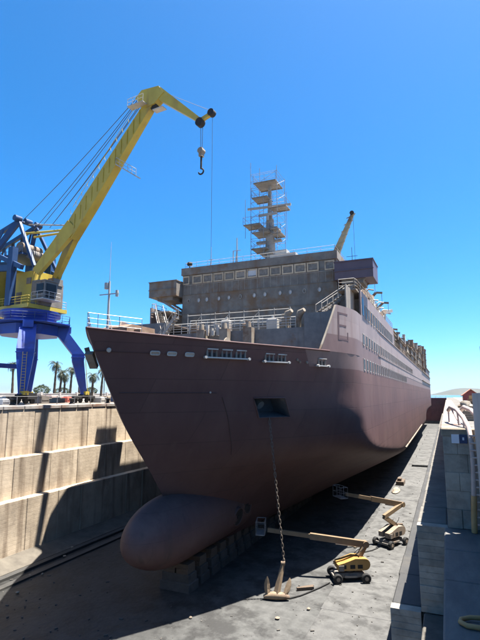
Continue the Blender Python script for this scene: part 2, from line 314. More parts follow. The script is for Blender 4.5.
# sea far out, the ground under the quays, the hill across the bay
# open the sea sheet over the dock: build it as a ring instead of a disc
sea = MB(); outer = [(14500 * math.cos(k * math.pi / 24), 14500 * math.sin(k * math.pi / 24), 9.0) for k in range(48)]
def rect_pt(k):
    a = k * math.pi / 24; c, s_ = math.cos(a), math.sin(a); t = min(260 / abs(c) if abs(c) > 1e-6 else 1e9, 268 / abs(s_) if abs(s_) > 1e-6 else 1e9)
    return (c * t, s_ * t, 9.0)
sea.add(outer + [rect_pt(k) for k in range(48)], [(k, (k + 1) % 48, 48 + (k + 1) % 48, 48 + k) for k in range(48)])
tag(sea.build('sea', 'sea', origin=(0, 0, 9)), kind='structure')
b = MB(); b.bbox((-262, -268, 8.0), (-38.9, 274, QL - 0.02)); tag(b.build('quay_ground', 'quay'), kind='structure')
b = MB(); b.bbox((2.6, -268, 8.0), (262, 274, QR - 0.02)); tag(b.build('quay_ground', 'quay'), kind='structure')
b = MB()
def hill(b, cx, cy, rx, ry, h, seed, zb=8.5):
    rnd = random.Random(seed); n = 40; m = 8; vs = []
    for j in range(m + 1):
        t = j / m
        for k in range(n):
            a = k * 2 * math.pi / n; rr = (1 - t) * (1 + .18 * math.sin(3 * a + seed) + .08 * math.sin(7 * a + 2 * seed))
            vs.append((cx + rx * rr * math.cos(a), cy + ry * rr * math.sin(a), zb + h * (math.sin(t * math.pi / 2) ** 1.3) * (1 + .06 * rnd.uniform(-1, 1))))
    b.add(vs, [(j * n + k, j * n + (k + 1) % n, (j + 1) * n + (k + 1) % n, (j + 1) * n + k) for j in range(m) for k in range(n)], 0, True)
hill(b, 150, 4600, 330, 500, 58, 2); hill(b, 480, 4900, 420, 500, 40, 5); hill(b, 1200, 5000, 700, 500, 46, 9)
tag(b.build('hills', 'hill'), kind='structure')

# ------------------------------------------------------------------ dock walls
def tier_blocks(parent, xf, xb, z0, z1, y0, y1, seed, m, lens=(3.2, 4.4), side=1, name='masonry_block', jit=0.03):
    """masonry bays with recessed joints; face at xf, back at xb"""
    rnd = random.Random(seed); y = y0; cache = {}
    while y < y1 - 0.3:
        L = min(rnd.choice([lens[0], (lens[0] + lens[1]) / 2, lens[1]]), y1 - y)
        if y1 - (y + L) < 1: L = y1 - y
        key = round(L, 2)
        if key not in cache:
            t = MB(); lo, hi = (0, abs(xb - xf))
            x0, x1 = (-hi, 0) if side > 0 else (0, hi)
            t.cbox((x0, 0.012, 0), (x1, L - 0.012, z1 - z0), 0.05); cache[key] = t.mesh(name, m)
        inst(name, cache[key], parent, (xf + rnd.uniform(-jit, jit), y, z0)); y += L
lw = thing('dock_wall', 'sunlit sandstone masonry dock wall stepped in three tiers beside the crane', 'wall', (-37.5, 30, 0), world=True)
b = MB()
b.bbox((-39.4, YS, -0.6), (-37.62, YE, QL - 0.05)); b.bbox((-37.63, YS, -0.6), (-36.62, YE, L1 - 0.05)); b.bbox((-36.63, YS, -0.6), (-35.72, YE, L2 - .05))
b.build('wall_core', 'stone', lw)
tier_blocks(lw, -37.5, -38.6, L1 - .02, QL - .28, YS, 160, 3, 'stone')
tier_blocks(lw, -36.5, -37.58, L2 - .02, L1, YS, 160, 4, 'stone')
tier_blocks(lw, -35.6, -36.58, 0.35, L2, YS, 160, 5, 'stone')
b = MB()   # sloping foot of the wall
b.prism([(-35.7, -.3), (-33.6, -.3), (-33.6, .06), (-33.9, .14), (-35.7, .62)], 1, YS, YE); b.build('wall_foot', 'wall_foot', lw)
b = MB(); b.bbox((-33.3, YS, -.12), (-32.7, YE, 0.15)); b.build('gutter_kerb', 'floor_dark', lw)
b = MB(); b.bbox((-31.9, YS, -.12), (-31.3, YE, 0.10)); b.build('gutter_kerb', 'floor_dark', lw)
cop = {}
y = YS; k = 0
rnd = random.Random(11)
cm = MB().cbox((-1.25, 0.02, 0), (0.06, 2.38, 0.32), 0.05).mesh('coping_stone', 'kerb')
while y < 150:
    inst('coping_stone', cm, lw, (-37.48, y, QL - .29)); y += 2.4; k += 1

rw = thing('dock_wall', 'shaded grey masonry dock wall stepped in three tiers under the pipe railing', 'wall', (0, 30, 0), world=True)
YN = 23.4
b = MB()
for xf, z0, z1, nb in ((-0.3, L1, QR - .05, 1.25), (-1.6, L2, L1 - .05, -0.75), (-3.2, -0.6, L2 - .05, -2.5)):
    b.bbox((xf + .12, YN + .3, -0.6), (3.0, YE, z1)) if False else None
b.bbox((-0.18, YN + .35, -.6), (2.9, YE, QR - .05)); b.bbox((-1.48, YN + .35, -.6), (-0.17, YE, L1 - .05)); b.bbox((-2.78, YN + .35, -.6), (-1.47, YE, L2 - .05))
b.bbox((1.37, YS, -.6), (2.9, YN + .34, QR - .05)); b.bbox((-.33, YS, -.6), (1.38, YN + .34, L1 - .05)); b.bbox((-1.38, YS, -.6), (-.32, YN + .34, L2 - .05))
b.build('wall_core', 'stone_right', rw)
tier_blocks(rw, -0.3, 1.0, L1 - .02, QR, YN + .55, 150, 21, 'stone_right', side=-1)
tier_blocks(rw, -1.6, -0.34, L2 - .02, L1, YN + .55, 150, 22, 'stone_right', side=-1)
tier_blocks(rw, -2.9, -1.64, -.2, L2, YN + .55, 150, 23, 'floor_dark', side=-1)  # dark colour stands in for shade on this ledge
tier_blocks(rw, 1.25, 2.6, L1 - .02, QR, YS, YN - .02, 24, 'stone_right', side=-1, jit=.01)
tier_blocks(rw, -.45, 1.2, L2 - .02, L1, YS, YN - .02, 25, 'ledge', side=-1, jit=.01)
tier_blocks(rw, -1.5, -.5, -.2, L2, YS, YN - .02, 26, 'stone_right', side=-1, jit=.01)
def courses(x0, x1, z0, z1, h, seed, m='stone_grey', full=False):
    """stones of the end face that looks towards the camera"""
    rnd = random.Random(seed); z = z0; j = 0; shared = {}
    nrow = max(1, round((z1 - z0) / h)); h = (z1 - z0) / nrow
    while j < nrow:
        cuts = [x0, x1] if full else ([x0, lerp(x0, x1, .62), x1] if j % 2 else [x0, lerp(x0, x1, .38), x1])
        for a, c in zip(cuts[:-1], cuts[1:]):
            key = round(c - a, 3)
            if key not in shared:
                t = MB(); t.cbox((0.004, 0, 0.004), (c - a - .004, .55, h - .004), .012); shared[key] = t.mesh('stone', m)
            inst('stone', shared[key], rw, (a, YN - .02 + rnd.uniform(-.03, .03), z))
        z += h; j += 1
courses(-.3, 1.24, L1, QR - .32, .78, 1); courses(-1.6, -.31, L2, L1 - .02, .27, 2, full=True); courses(-2.9, -1.61, 0, L2 - .02, .27, 3, full=True)
b = MB(); b.cbox((-.36, YN - .08, QR - .32), (1.3, YN + .7, QR + .02), .05); b.build('capping_stone', 'stone_top', rw)
cm = MB().cbox((-0.06, 0.02, 0), (1.3, 2.38, 0.34), 0.05).mesh('coping_stone', 'kerb')
y = YN + .75
while y < 140:
    inst('coping_stone', cm, rw, (-.32, y, QR - .32)); y += 2.4

# ------------------------------------------------------------------ the ship
XC = -19.5
LV = [  # z, stem y, entry length, exponent, half breadth
    (1.9, 34.0, 80, 1.35, 8.0), (2.6, 33.6, 76, 1.35, 9.9), (3.6, 33.0, 68, 1.35, 11.2), (5.0, 32.2, 55, 1.35, 12.0), (6.7, 31.0, 38.7, 1.38, 12.2),
    (9.0, 29.0, 21.8, 1.33, 12.25), (12.1, 26.1, 19.2, 1.32, 12.25), (15.0, 24.0, 20.6, 1.43, 12.25), (18.0, 21.8, 21.9, 1.52, 12.25), (19, 21.1, 22.3, 1.55, 12.25)]
def lv(z, k):
    n = len(LV)
    for i in range(n - 1):
        if z <= LV[i + 1][0] or i == n - 2: break
    h = LV[i + 1][0] - LV[i][0]; t = (z - LV[i][0]) / h
    def m(j):
        a = max(j - 1, 0); c = min(j + 1, n - 1); return (LV[c][k] - LV[a][k]) / (LV[c][0] - LV[a][0])
    t2 = t * t; t3 = t2 * t
    return (2*t3-3*t2+1)*LV[i][k] + (t3-2*t2+t)*h*m(i) + (-2*t3+3*t2)*LV[i+1][k] + (t3-t2)*h*m(i+1)
def sheer(y): return .40 * max(0, 1 - (y - 21.8) / 12) ** 2
STERN = 250.0
def hw(y, z):
    y0, L, p, B = (lv(z, k) for k in (1, 2, 3, 4)); u = min(1, max(0, (y - y0) / L)); w = B * (1 - (1 - u) ** p)
    if y > 185 and z < 9:   # the run narrows towards the stern below the waterline
        t = min(1, (y - 185) / 62); w *= 1 - 0.75 * t * (1 - max(0, z - 1.9) / 7.1)
    return w
def skin(y, z, side=1, off=0.0):
    """point on the shell, pushed out by off along the normal"""
    e = .05; w = hw(y, z); dy = (hw(y + e, z) - hw(y - e, z)) / (2 * e); dz = (hw(y, z + e) - hw(y, z - e)) / (2 * e)
    nrm = Vector((1, -dy, -dz)).normalized()
    p = Vector((w, y, z)) + nrm * off
    return Vector((XC + side * p.x, p.y, p.z)), Vector((side * nrm.x, nrm.y, nrm.z))
ship = thing('passenger_ship', 'large brown primer-coated passenger ship propped on keel blocks in the dry dock', 'ship', (XC, 100, 1.9), world=True)
TOP = 17.93
PZ0, PZ1 = 12.65, 14.15      # anchor pocket
def s_of(y, z): return ((y - lv(z, 1)) / (STERN - lv(z, 1))) ** (1 / 1.9)
zs = sorted(set([1.9, 2.15, 2.5, 3] + [3.4 + .4 * k for k in range(23)] + [PZ0, 13.15, 13.65, PZ1, 14.6, 15, 15.4, 15.8, 16.2, 16.6, 17, 17.4, TOP]))
ps0, ps1 = s_of(33.25, 13.4), s_of(35.7, 13.4)
ss = sorted(set([k / 70 for k in range(71)] + [ps0, ps1] + [lerp(ps0, ps1, .5), .004, .008]))
ss = [v for v in ss if v in (ps0, ps1) or not (abs(v - ps0) < .004 or abs(v - ps1) < .004)]
def hull_side(side):
    b = MB(); ns = len(ss); vs = []
    for z in zs:
        y0 = lv(z, 1)
        for q in ss:
            y = y0 + (STERN - y0) * q ** 1.9; vs.append((XC + side * hw(y, z), y, z + sheer(y) * max(0, z - 15) / 3))
    i0, i1 = ss.index(ps0), ss.index(ps1); j0, j1 = zs.index(PZ0), zs.index(PZ1)
    fs = []
    for j in range(len(zs) - 1):
        for i in range(ns - 1):
            if i0 <= i < i1 and j0 <= j < j1: continue
            fs.append((j * ns + i, j * ns + i + 1, (j + 1) * ns + i + 1, (j + 1) * ns + i))
    b.add(vs, fs, 0, True)
    for f_, mi in zip(b.f, range(len(b.f))):
        if min(vs[q][2] for q in f_) > 16.5 and min(vs[q][1] for q in f_) > 35.5: b.m[mi] = 1
    ring = [(j0, i) for i in range(i0, i1 + 1)] + [(j, i1) for j in range(j0 + 1, j1 + 1)] + [(j1, i) for i in range(i1 - 1, i0 - 1, -1)] + [(j, i0) for j in range(j1 - 1, j0, -1)]
    return b, [vs[j * ns + i] for j, i in ring]
for side in (1, -1):
    b, ring = hull_side(side)
    hull = b.build('hull_side', ['hull', 'side_low'], ship)
    # anchor pocket: the recess behind the opening
    inner = [(x - side * 1.5, y + .55, lerp(z, 13.5, .12) + .3) for x, y, z in ring]
    t = MB(); n = len(ring); t.add(ring + inner, [(k, (k + 1) % n, n + (k + 1) % n, n + k) for k in range(n)]); t.add(inner, [tuple(range(n))])
    pk = t.build('anchor_pocket', 'pocket', ship)
    t = MB(); t.path([Vector(p) + Vector((side * .03, -.02, 0)) for p in ring] + [Vector(ring[0]) + Vector((side * .03, -.02, 0))], .05, n=6); t.build('pocket_rim', 'hull', pk)
    t = MB(); c = Vector(ring[len(ring) // 4]); m = sum((Vector(p) for p in inner), Vector()) / n
    t.tube(m + Vector((0, -.05, .2)), m + Vector((side * .5, -.25, -.15)), .32, .34, n=14); t.build('hawse_pipe', 'house_teal', pk)
    # bulwark capping rail
    pts = [(XC + side * hw(y, TOP), y, TOP + .02 + sheer(y)) for y in [lv(TOP, 1) + 16.6 * (k / 30) ** 1.6 for k in range(31)]]
    t = MB(); t.path(pts, .075, n=6); t.build('capping_rail', 'hull', ship)
# flat bottom, deck, transom
b = MB(); ys = [34.2 + (STERN - 34.2) * (k / 40) ** 1.5 for k in range(41)]
b.add([(XC + sd * hw(y, 1.9), y, 1.9) for y in ys for sd in (-1, 1)], [(2 * k, 2 * k + 1, 2 * k + 3, 2 * k + 2) for k in range(40)])
b.build('hull_bottom', 'hull_low', ship)
ys = [22.6 + (STERN - 22.6) * (k / 50) ** 1.7 for k in range(51)]
b = MB(); b.add([(XC + sd * (hw(y, 17) - .03), y, 17.0) for y in ys for sd in (-1, 1)], [(2 * k, 2 * k + 1, 2 * k + 3, 2 * k + 2) for k in range(50)])
b.build('forecastle_deck', 'deck', ship)
b = MB(); zz = [z for z in zs]; b.add([(XC + sd * hw(STERN, z), STERN, z) for z in zz for sd in (-1, 1)], [(2 * k, 2 * k + 1, 2 * k + 3, 2 * k + 2) for k in range(len(zz) - 1)])
b.build('transom', 'hull', ship)
# bulbous bow
b = MB(); n = 36; prof = []
for k in range(15):
    a = k / 14 * math.pi / 2; prof.append((26.75 + 5.2 * (1 - math.cos(a)), math.sin(a) ** .92))
prof += [(33.5, 1.01), (35.5, 1.02), (38, 1.02), (41, 1.0), (44, .94), (48, .8), (53, .5)]
vs = []
for y, r in prof:
    for k in range(n):
        a = 2 * math.pi * k / n; cx = math.cos(a); sz = math.sin(a)
        vs.append((XC + 2.25 * r * cx * (1 - .12 * sz), y, 4.62 - (.25 if y > 35 else 0) * (y - 35) / 15 + 2.5 * r * sz))
b.add(vs, [(i * n + k, i * n + (k + 1) % n, (i + 1) * n + (k + 1) % n, (i + 1) * n + k) for i in range(len(prof) - 1) for k in range(n)], 0, True)
b.build('bulbous_bow', 'bulb', ship)
# bow thruster tunnels
for (y, z, r) in ((39.2, 3.95, .72), (41.2, 4.55, .72)):
    p = Vector((XC + 2.24, y, z)); nr = Vector((1, -.1, -.22 if z < 4.2 else .02)).normalized(); e1 = Vector((0, 1, 0)) - nr * nr.y; e1.normalize(); e2 = nr.cross(e1)
    t = MB(); m = 20
    def circ(rr, d): return [p + nr * d + (e1 * math.cos(2 * math.pi * k / m) + e2 * math.sin(2 * math.pi * k / m)) * rr for k in range(m)]
    rings = [circ(r + .12, -.3), circ(r + .1, .09), circ(r, .12), circ(r - .02, .03)]
    t.add(sum(rings, []), [(i * m + k, i * m + (k + 1) % m, (i + 1) * m + (k + 1) % m, (i + 1) * m + k) for i in range(3) for k in range(m)], 0, True)
    tt = t.build('thruster_tunnel', 'hull_low', ship)
    t = MB(); t.add(circ(r - .01, .05), [tuple(range(m))])
    for k in range(4):
        a = k * math.pi / 2 + .4; d1 = e1 * math.cos(a) + e2 * math.sin(a); d2 = nr.cross(d1)
        t.add([p + nr * .06 + d1 * .1 + d2 * .05, p + nr * .1 + d1 * .6 + d2 * .22, p + nr * .06 + d1 * .62 - d2 * .08, p + nr * .055 + d1 * .1 - d2 * .08], [(0, 1, 2, 3)])
    t.tube(p + nr * .04, p + nr * .14, .13, n=10); t.build('propeller', 'dark', tt)
# plate seams, draught line
def seam(pts2, r=.022, m='seam', name='plate_seam'):
    t = MB(); t.path([skin(y, z, 1, .012)[0] for y, z in pts2], r, n=4); t.build(name, m, ship)
seam([(lv(14.45, 1) + .35 + 5.4 * k / 16, 14.5) for k in range(17)], .03)
seam([(lerp(30.6, 33.5, k / 14), lerp(14.2, 9.9, k / 14)) for k in range(15)], .03)
# bilge keel on the port side
t = MB(); t.path([skin(y, 5.1 + (y - 100) * .012, 1, .12)[0] for y in [lerp(92, 150, k / 12) for k in range(13)]], .14, n=6); t.build('bilge_keel', 'rust_pale', ship)
# fairleads along the bulwark
def frame_at(y, z, side=1):
    p, nr = skin(y, z, side, 0); t1 = (skin(y + .2, z, side)[0] - skin(y - .2, z, side)[0]).normalized(); up = nr.cross(t1)
    if up.z < 0: up = -up
    return p, nr, t1, up
def fairlead(y0, y1, count, z):
    """a shelf with roller boxes standing on it"""
    root = None; ym = (y0 + y1) / 2; p, nr, t1, up = frame_at(ym, z)
    L = (skin(y1, z)[0] - skin(y0, z)[0]).length
    nh = Vector((nr.x, nr.y, 0)).normalized()
    t = MB(); a = p - t1 * L / 2 + nh * .1 - Vector((0, 0, .12)); c = p + t1 * L / 2 + nh * .1 - Vector((0, 0, .12))
    t.beam(a, c, .34, .09)
    for q in (a, c): t.tube(q + t1 * (.0), q + nh * .25, .1, n=8)
    sh = t.build('fairlead_shelf', 'white', ship)
    w = L / count
    for k in range(count):
        q = p + t1 * (-L / 2 + w * (k + .5)) + nh * .06
        t = MB()
        t.beam(q + Vector((0, 0, .46)) - t1 * w * .36, q + Vector((0, 0, .46)) + t1 * w * .36, .34, .08, mi=1)
        for sg in (-.32, -.02, .3): t.tube(q + t1 * w * sg - Vector((0, 0, .08)), q + t1 * w * sg + Vector((0, 0, .44)), .085, n=8, mi=0)
        t.beam(q - nh * .05 - t1 * w * .34 + Vector((0, 0, .17)), q - nh * .05 + t1 * w * .34 + Vector((0, 0, .17)), .1, .5, mi=2)
        t.build('fairlead_roller', ['house', 'rail', 'dark'], ship)
fairlead(28.25, 31.1, 3, 17.0); fairlead(32.3, 34.3, 2, 16.9); fairlead(37.2, 38.4, 1, 16.8)
for y in (25.5, 26.4, 27.4):   # panama leads near the stem
    p, nr, t1, up = frame_at(y, 17.03); t = MB(); m = 14; rr = []
    for k in range(m):
        a = 2 * math.pi * k / m; c, s_ = math.cos(a), math.sin(a)
        rr.append(p + t1 * .30 * (abs(c) ** .35) * (1 if c > 0 else -1) + up * .12 * (abs(s_) ** .35) * (1 if s_ > 0 else -1) + nr * .02)
    t.path(rr + [rr[0]], .045, n=6, mi=0); t.add(rr, [tuple(range(m))], 1); t.build('mooring_lead', ['white', 'rail'], ship)
p, nr, t1, up = frame_at(23.2, 17.1)   # white lamp-like eye near the stem
t = MB(); t.tube(p, p + nr * .12, .15, .12, n=12); t.build('towing_eye', 'white', ship)
p, nr, t1, up = frame_at(29.7, 14.55); t = MB(); t.tube(p, p + nr * .06, .07, n=8); t.build('discharge_port', 'white', ship)
p, nr, t1, up = frame_at(23.6, 16.6, -1); t = MB()   # starboard anchor flukes poking past the stem
t.beam(p + nr * .25 - t1 * .5 + up * .5, p + nr * .3 + t1 * .3 - up * .4, .5, .3); t.beam(p + nr * .25 + up * .9, p + nr * .4 - up * .1, .25, .3); t.build('mooring_lead', 'house', ship)
for (y, z) in ((36.2, 16.9), (35.5, 16.9), (35.2, 17.05)):
    p, nr, t1, up = frame_at(y, z); t = MB(); t.tube(p, p + nr * .1, .12, .09, n=8); t.build('discharge_port', 'house', ship)

# --- forecastle: rails at the bow, foremast, winch house
t = MB(); pts = [(XC + sd * max(0, hw(y, TOP) - .1), y, TOP + sheer(y)) for sd, y in ((-1, 25.5), (-1, 24.5), (-1, 23.4), (-1, 22.4), (1, 21.9), (1, 22.4), (1, 23.4), (1, 24.5))]
rail(t, pts, .95, 3, 1.0, .018); t.build('bow_railing', 'scaff', ship)
t = MB(); fx, fy = XC + .05, 23.7
t.tube((fx, fy, 17), (fx, fy, 21.6), .10, .06, n=8); t.tube((fx, fy, 21.6), (fx, fy, 24.2), .022, .012, n=5)
t.beam((fx - .75, fy, 20.75), (fx + .75, fy, 20.75), .06); t.tube((fx - .2, fy, 21.1), (fx - .2, fy, 21.5), .16, n=8)
t.tube((fx + .62, fy, 20.55), (fx + .62, fy, 20.95), .1, n=8)
for sg in (-1, 1): t.tube((fx + sg * .5, fy + .3, 17), (fx, fy, 19.6), .03, n=5)
t.build('foremast', 'white', ship)
t = MB(); t.prism([(25.6, 17), (25.6, 18.9), (26.2, 19.15), (28.9, 19.15), (28.9, 17)], 0, XC - 1.9, XC + .1); t.bbox((XC + .1, 26.4, 18.1), (XC + .6, 28.2, 18.8)); t.build('winch_house', 'rust', ship)
for (x, y) in ((XC - 4, 33), (XC + 3, 33.5), (XC - 1, 36)):
    t = MB(); t.tube((x - .8, y, 18.1), (x + .8, y, 18.1), .5, n=14); t.tube((x - .9, y, 18.1), (x - .8, y, 18.1), .75, n=14); t.tube((x + .8, y, 18.1), (x + .9, y, 18.1), .75, n=14); t.bbox((x - 1.1, y - .5, 17), (x + 1.1, y + .5, 17.7)); t.build('winch', 'rust_pale', ship)

# --- step in front of the deckhouse and the side panels (the starboard one is the mirror)
PF = 43.0; STEP = 20.75
t = MB(); t.bbox((XC - 10.6, PF, 17.0), (XC + 10.6, 49.2, STEP)); t.build('deck_step', 'house_teal', ship)
for side in (1, -1):
    # side plating from the bulwark up, its front edge raking aft
    b = MB(); zz = [TOP, 18.6, 19.4, 20.3, 21.2, 22.0]; ny = 26; vs = []
    for z in zz:
        yf = lerp(37.3, 39.5, (z - TOP) / 4.0)
        for k in range(ny + 1):
            y = lerp(yf, 60, (k / ny) ** 1.3); vs.append((XC + side * (hw(y, TOP) + .012 * (z - TOP)), y, z))
    N = len(vs); inn = [(x - side * .12, y + .02, z) for x, y, z in vs]
    b.add(vs + inn, [(j * (ny + 1) + i, j * (ny + 1) + i + 1, (j + 1) * (ny + 1) + i + 1, (j + 1) * (ny + 1) + i) for j in range(5) for i in range(ny)] +
          [(N + j * (ny + 1) + i, N + (j + 1) * (ny + 1) + i, N + (j + 1) * (ny + 1) + i + 1, N + j * (ny + 1) + i + 1) for j in range(5) for i in range(ny)], 0, True)
    b.add(vs + inn, [(j * (ny + 1), (j + 1) * (ny + 1), N + (j + 1) * (ny + 1), N + j * (ny + 1)) for j in range(5)] + [(5 * (ny + 1) + i, 5 * (ny + 1) + i + 1, N + 5 * (ny + 1) + i + 1, N + 5 * (ny + 1) + i) for i in range(ny)])
    for q, f_ in enumerate(b.f):
        if max(b.v[i][2] for i in f_) < 19.5: b.m[q] = 1
    panel = b.build('side_panel', ['side', 'side_low'], ship)
    b = MB()   # rounded bar along the raked front edge
    b.path([(XC + side * (hw(lerp(37.3, 39.5, k / 6), TOP) - .05), lerp(37.3, 39.5, k / 6), TOP + 4 * k / 6) for k in range(7)], .1, n=6)
    b.build('panel_edge', 'rust_pale', panel)
    b = MB()   # transverse screen between the panel and the deckhouse
    b.bbox((XC + side * 7.6, 42.5, 17), (XC + side * (hw(42.5, TOP) - .15), 42.8, 22.0)); b.build('screen_bulkhead', 'house_teal', ship)
    b = MB(); b.bbox((XC + side * 7.6, 42.75, 21.9), (XC + side * (hw(43, TOP) - .2), 49, 22.05)); b.build('screen_deck', 'deck', ship)
# the letter E outlined on the port panel
for y0, z0, y1, z1 in ((39.70, 19.0, 39.90, 21.4), (39.90, 21.25, 41.30, 21.4), (39.90, 20.2, 41.05, 20.35), (39.90, 19.0, 41.40, 19.15), (41.25, 19.15, 41.40, 19.75)):
    b = MB(); pl = []
    for y, z in ((y0, z0), (y1, z0), (y1, z1), (y0, z1)): pl.append((XC + hw(y, TOP) + .012 * (z - TOP), y, z))
    o = [(x + .02, y - .004, z) for x, y, z in pl]; q = [(x - .02, y, z) for x, y, z in pl]
    b.add(o + q, [(0, 1, 2, 3), (7, 6, 5, 4), (0, 4, 5, 1), (1, 5, 6, 2), (2, 6, 7, 3), (3, 7, 4, 0)]); b.build('letter_stroke', 'letter', ship)

# --- main deckhouse with the bridge
HX0, HX1, HY, HT = XC - 9.5, XC + 9.5, 49.0, 29.75
t = MB()
t.bbox((HX0, HY, STEP - .02), (HX1, 78, HT - .9)); t.build('deckhouse', 'house', ship)
t = MB(); t.bbox((HX0 - .12, HY - .18, HT - .9), (HX1 + .12, 76, HT)); t.build('bridge_roof', 'house', ship)
t = MB()   # ledge lines across the front
for z in (24.0, 26.35, 28.0 - .12): t.bbox((HX0 - .03, HY - .07, z), (HX1 + .03, HY, z + .07))
t.build('front_ledge', 'house', ship)
t = MB()
for k in range(24):
    x = lerp(HX0 + .4, HX1 - .4, k / 23); t.tube((x, HY - .12, 26.4), (x, HY - .12, 27.6), .018, n=4)
t.tube((HX0 + .4, HY - .14, 27.55), (HX1 - .4, HY - .14, 27.55), .025, n=5); t.build('wiper_rail', 'rail', ship)
# bridge windows: frame + pane
wf = MB(); w_, h_ = 1.32, 1.05
for a, c in (((-w_ / 2, -.09, -h_ / 2), (w_ / 2, .05, -h_ / 2 + .15)), ((-w_ / 2, -.09, h_ / 2 - .15), (w_ / 2, .05, h_ / 2)), ((-w_ / 2, -.09, -h_ / 2 + .15), (-w_ / 2 + .15, .05, h_ / 2 - .15)), ((w_ / 2 - .15, -.09, -h_ / 2 + .15), (w_ / 2, .05, h_ / 2 - .15))): wf.bbox(a, c)
wfm = wf.mesh('bridge_window', 'frame_tan'); wpm = MB().bbox((-w_ / 2 + .14, -.03, -h_ / 2 + .14), (w_ / 2 - .14, .03, h_ / 2 - .14)).mesh('pane', 'boarded')
wpw = MB().bbox((-w_ / 2 + .14, -.03, -h_ / 2 + .14), (w_ / 2 - .14, .03, h_ / 2 - .14)).mesh('pane', 'boarded_white')
wx = [-9.0] + [lerp(-7.45, 6.9, k / 10) for k in range(11)] + [8.75]
for k, x in enumerate(wx):
    sc = (.66, 1, 1) if k in (0,) else (.8, 1, 1) if k == 12 else (1, 1, 1)
    o = inst('bridge_window', wfm, ship, (XC + x, HY - .0, 28.2), scale=sc); inst('pane', wpw if k in (6,) else wpm, o, (XC + x, HY, 28.2))
# portholes under the bridge
pm = MB(); m = 14
rr = [(0.21 * math.cos(2 * math.pi * k / m), -.05, .3 * math.sin(2 * math.pi * k / m)) for k in range(m)]
pm.path(rr + [rr[0]], .05, n=5); pm.add([(x, -.02, z) for x, y, z in rr], [tuple(range(m))], 1)
pmm = pm.mesh('porthole', ['rail', 'boarded_white']); pmd = pm.mesh('porthole', ['rail', 'boarded'])
for k, x in enumerate((-8.6, -7.2, -6.1, -4.5, -3.2, -1.75, 0.0, 1.3, 3.1, 4.3, 5.9, 7.6)): inst('porthole', pmm if k % 5 else pmd, ship, (XC + x, HY - .02, 25.6), scale=(.8, 1, .8))
# roof rail, searchlight, antennas
t = MB(); rail(t, [(HX0 + .2, 56, HT), (HX0 + .2, HY + .3, HT), (HX1 - .2, HY + .3, HT), (HX1 - .2, 60, HT)], .75, 2, 1.5, .022); t.build('roof_railing', 'rail', ship)
t = MB(); t.tube((HX0 + .6, 49.6, HT), (HX0 + .6, 49.6, HT + .5), .06, n=6); t.lathe([(.02, 0), (.28, .05), (.36, .25), (.3, .45), (.05, .55)], (HX0 + .6, 49.6, HT + .45), 12); t.build('searchlight', 'dark', ship)
t = MB(); t.tube((XC - 6.0, 49.8, HT), (XC - 6.0, 49.8, HT + 2.6), .035, .02, n=5); t.beam((XC - 6.35, 49.8, HT + 1.0), (XC - 5.65, 49.8, HT + 1.0), .05); t.tube((XC - 6.2, 49.8, HT), (XC - 6, 49.8, HT + 1.1), .03, n=5); t.build('antenna', 'white', ship)
t = MB(); t.bbox((XC + 1.5, 50.2, HT), (XC + 4.6, 53.2, HT + .8)); t.bbox((XC + 4.5, 51.0, HT), (XC + 9.0, 54.0, HT + .45)); t.bbox((XC + 2, 50.6, HT + .8), (XC + 3.4, 52, HT + 1.4)); t.build('roof_locker', 'white', ship)
# bridge wings with their supports
for side, mm in ((-1, 'house'), (1, 'wing')):
    t = MB(); x0, x1 = XC + side * 9.55, XC + side * 13.45; z0, z1 = 26.15, 28.0
    xa, xb = min(x0, x1), max(x0, x1)
    t.bbox((xa, 47.6, z0), (xb, 51.2, z1)); wg = t.build('bridge_wing', mm, ship)
    t = MB(); t.bbox((xa - .07, 47.52, z1 - .02), (xb + .07, 51.28, z1 + .09)); t.bbox((xa - .06, 47.5, z0 + .85), (xb + .06, 47.6, z0 + .93)); t.build('wing_coaming', mm, wg)
    t = MB()
    t.beam((XC + side * 12.6, 48.0, z0 + .05), (XC + side * 9.3, 48.0, 24.2), .2, .25); t.beam((XC + side * 12.6, 50.6, z0 + .05), (XC + side * 9.3, 50.6, 24.2), .2, .25)
    t.bbox((XC + side * 10.2, 47.9, 25.7), (XC + side * 12.4, 50.8, z0 - .003)); t.build('wing_bracket', 'house', wg)
# white inclined stairs down both sides of the front
def stairs(p, q, w, name='stairway', m='rail'):
    p = Vector(p); q = Vector(q); d = (q - p); side = d.cross(Vector((0, 0, 1))).normalized() * w / 2; root = MB()
    for sg in (-1, 1):
        root.beam(p + side * sg, q + side * sg, .06, .22)
        root.tube(p + side * sg + Vector((0, 0, .9)), q + side * sg + Vector((0, 0, .9)), .03, n=5)
        for k in range(6):
            c = p.lerp(q, k / 5) + side * sg; root.tube(c, c + Vector((0, 0, .9)), .025, n=5)
    st = root.build(name, m, ship); n = max(4, round(abs(d.z) / .24))
    tr = MB().box((0, 0, 0), (abs(side.x) * 2 + .16, abs(side.y) * 2 + .16, .04)).mesh('tread', m)
    for k in range(1, n): inst('tread', tr, st, p.lerp(q, k / n))
stairs((XC - 11.2, 46.5, 24.0), (XC - 7.6, 42.3, 20.4), .9)
stairs((XC - 6.2, 42.4, 22.6), (XC - 8.2, 42.0, 19.6), .8)
stairs((XC + 10.9, 46.5, 24.3), (XC + 8.8, 43.5, 22.05), .9)
t = MB(); t.bbox((XC - 12, 46, 23.9), (XC - 9.5, 49.5, 24.02)); rail(t, [(XC - 11.9, 49.2, 24), (XC - 11.9, 46.1, 24), (XC - 11.3, 46.1, 24)], 1, 3, 1.1, .03); t.build('stair_landing', 'rail', ship)
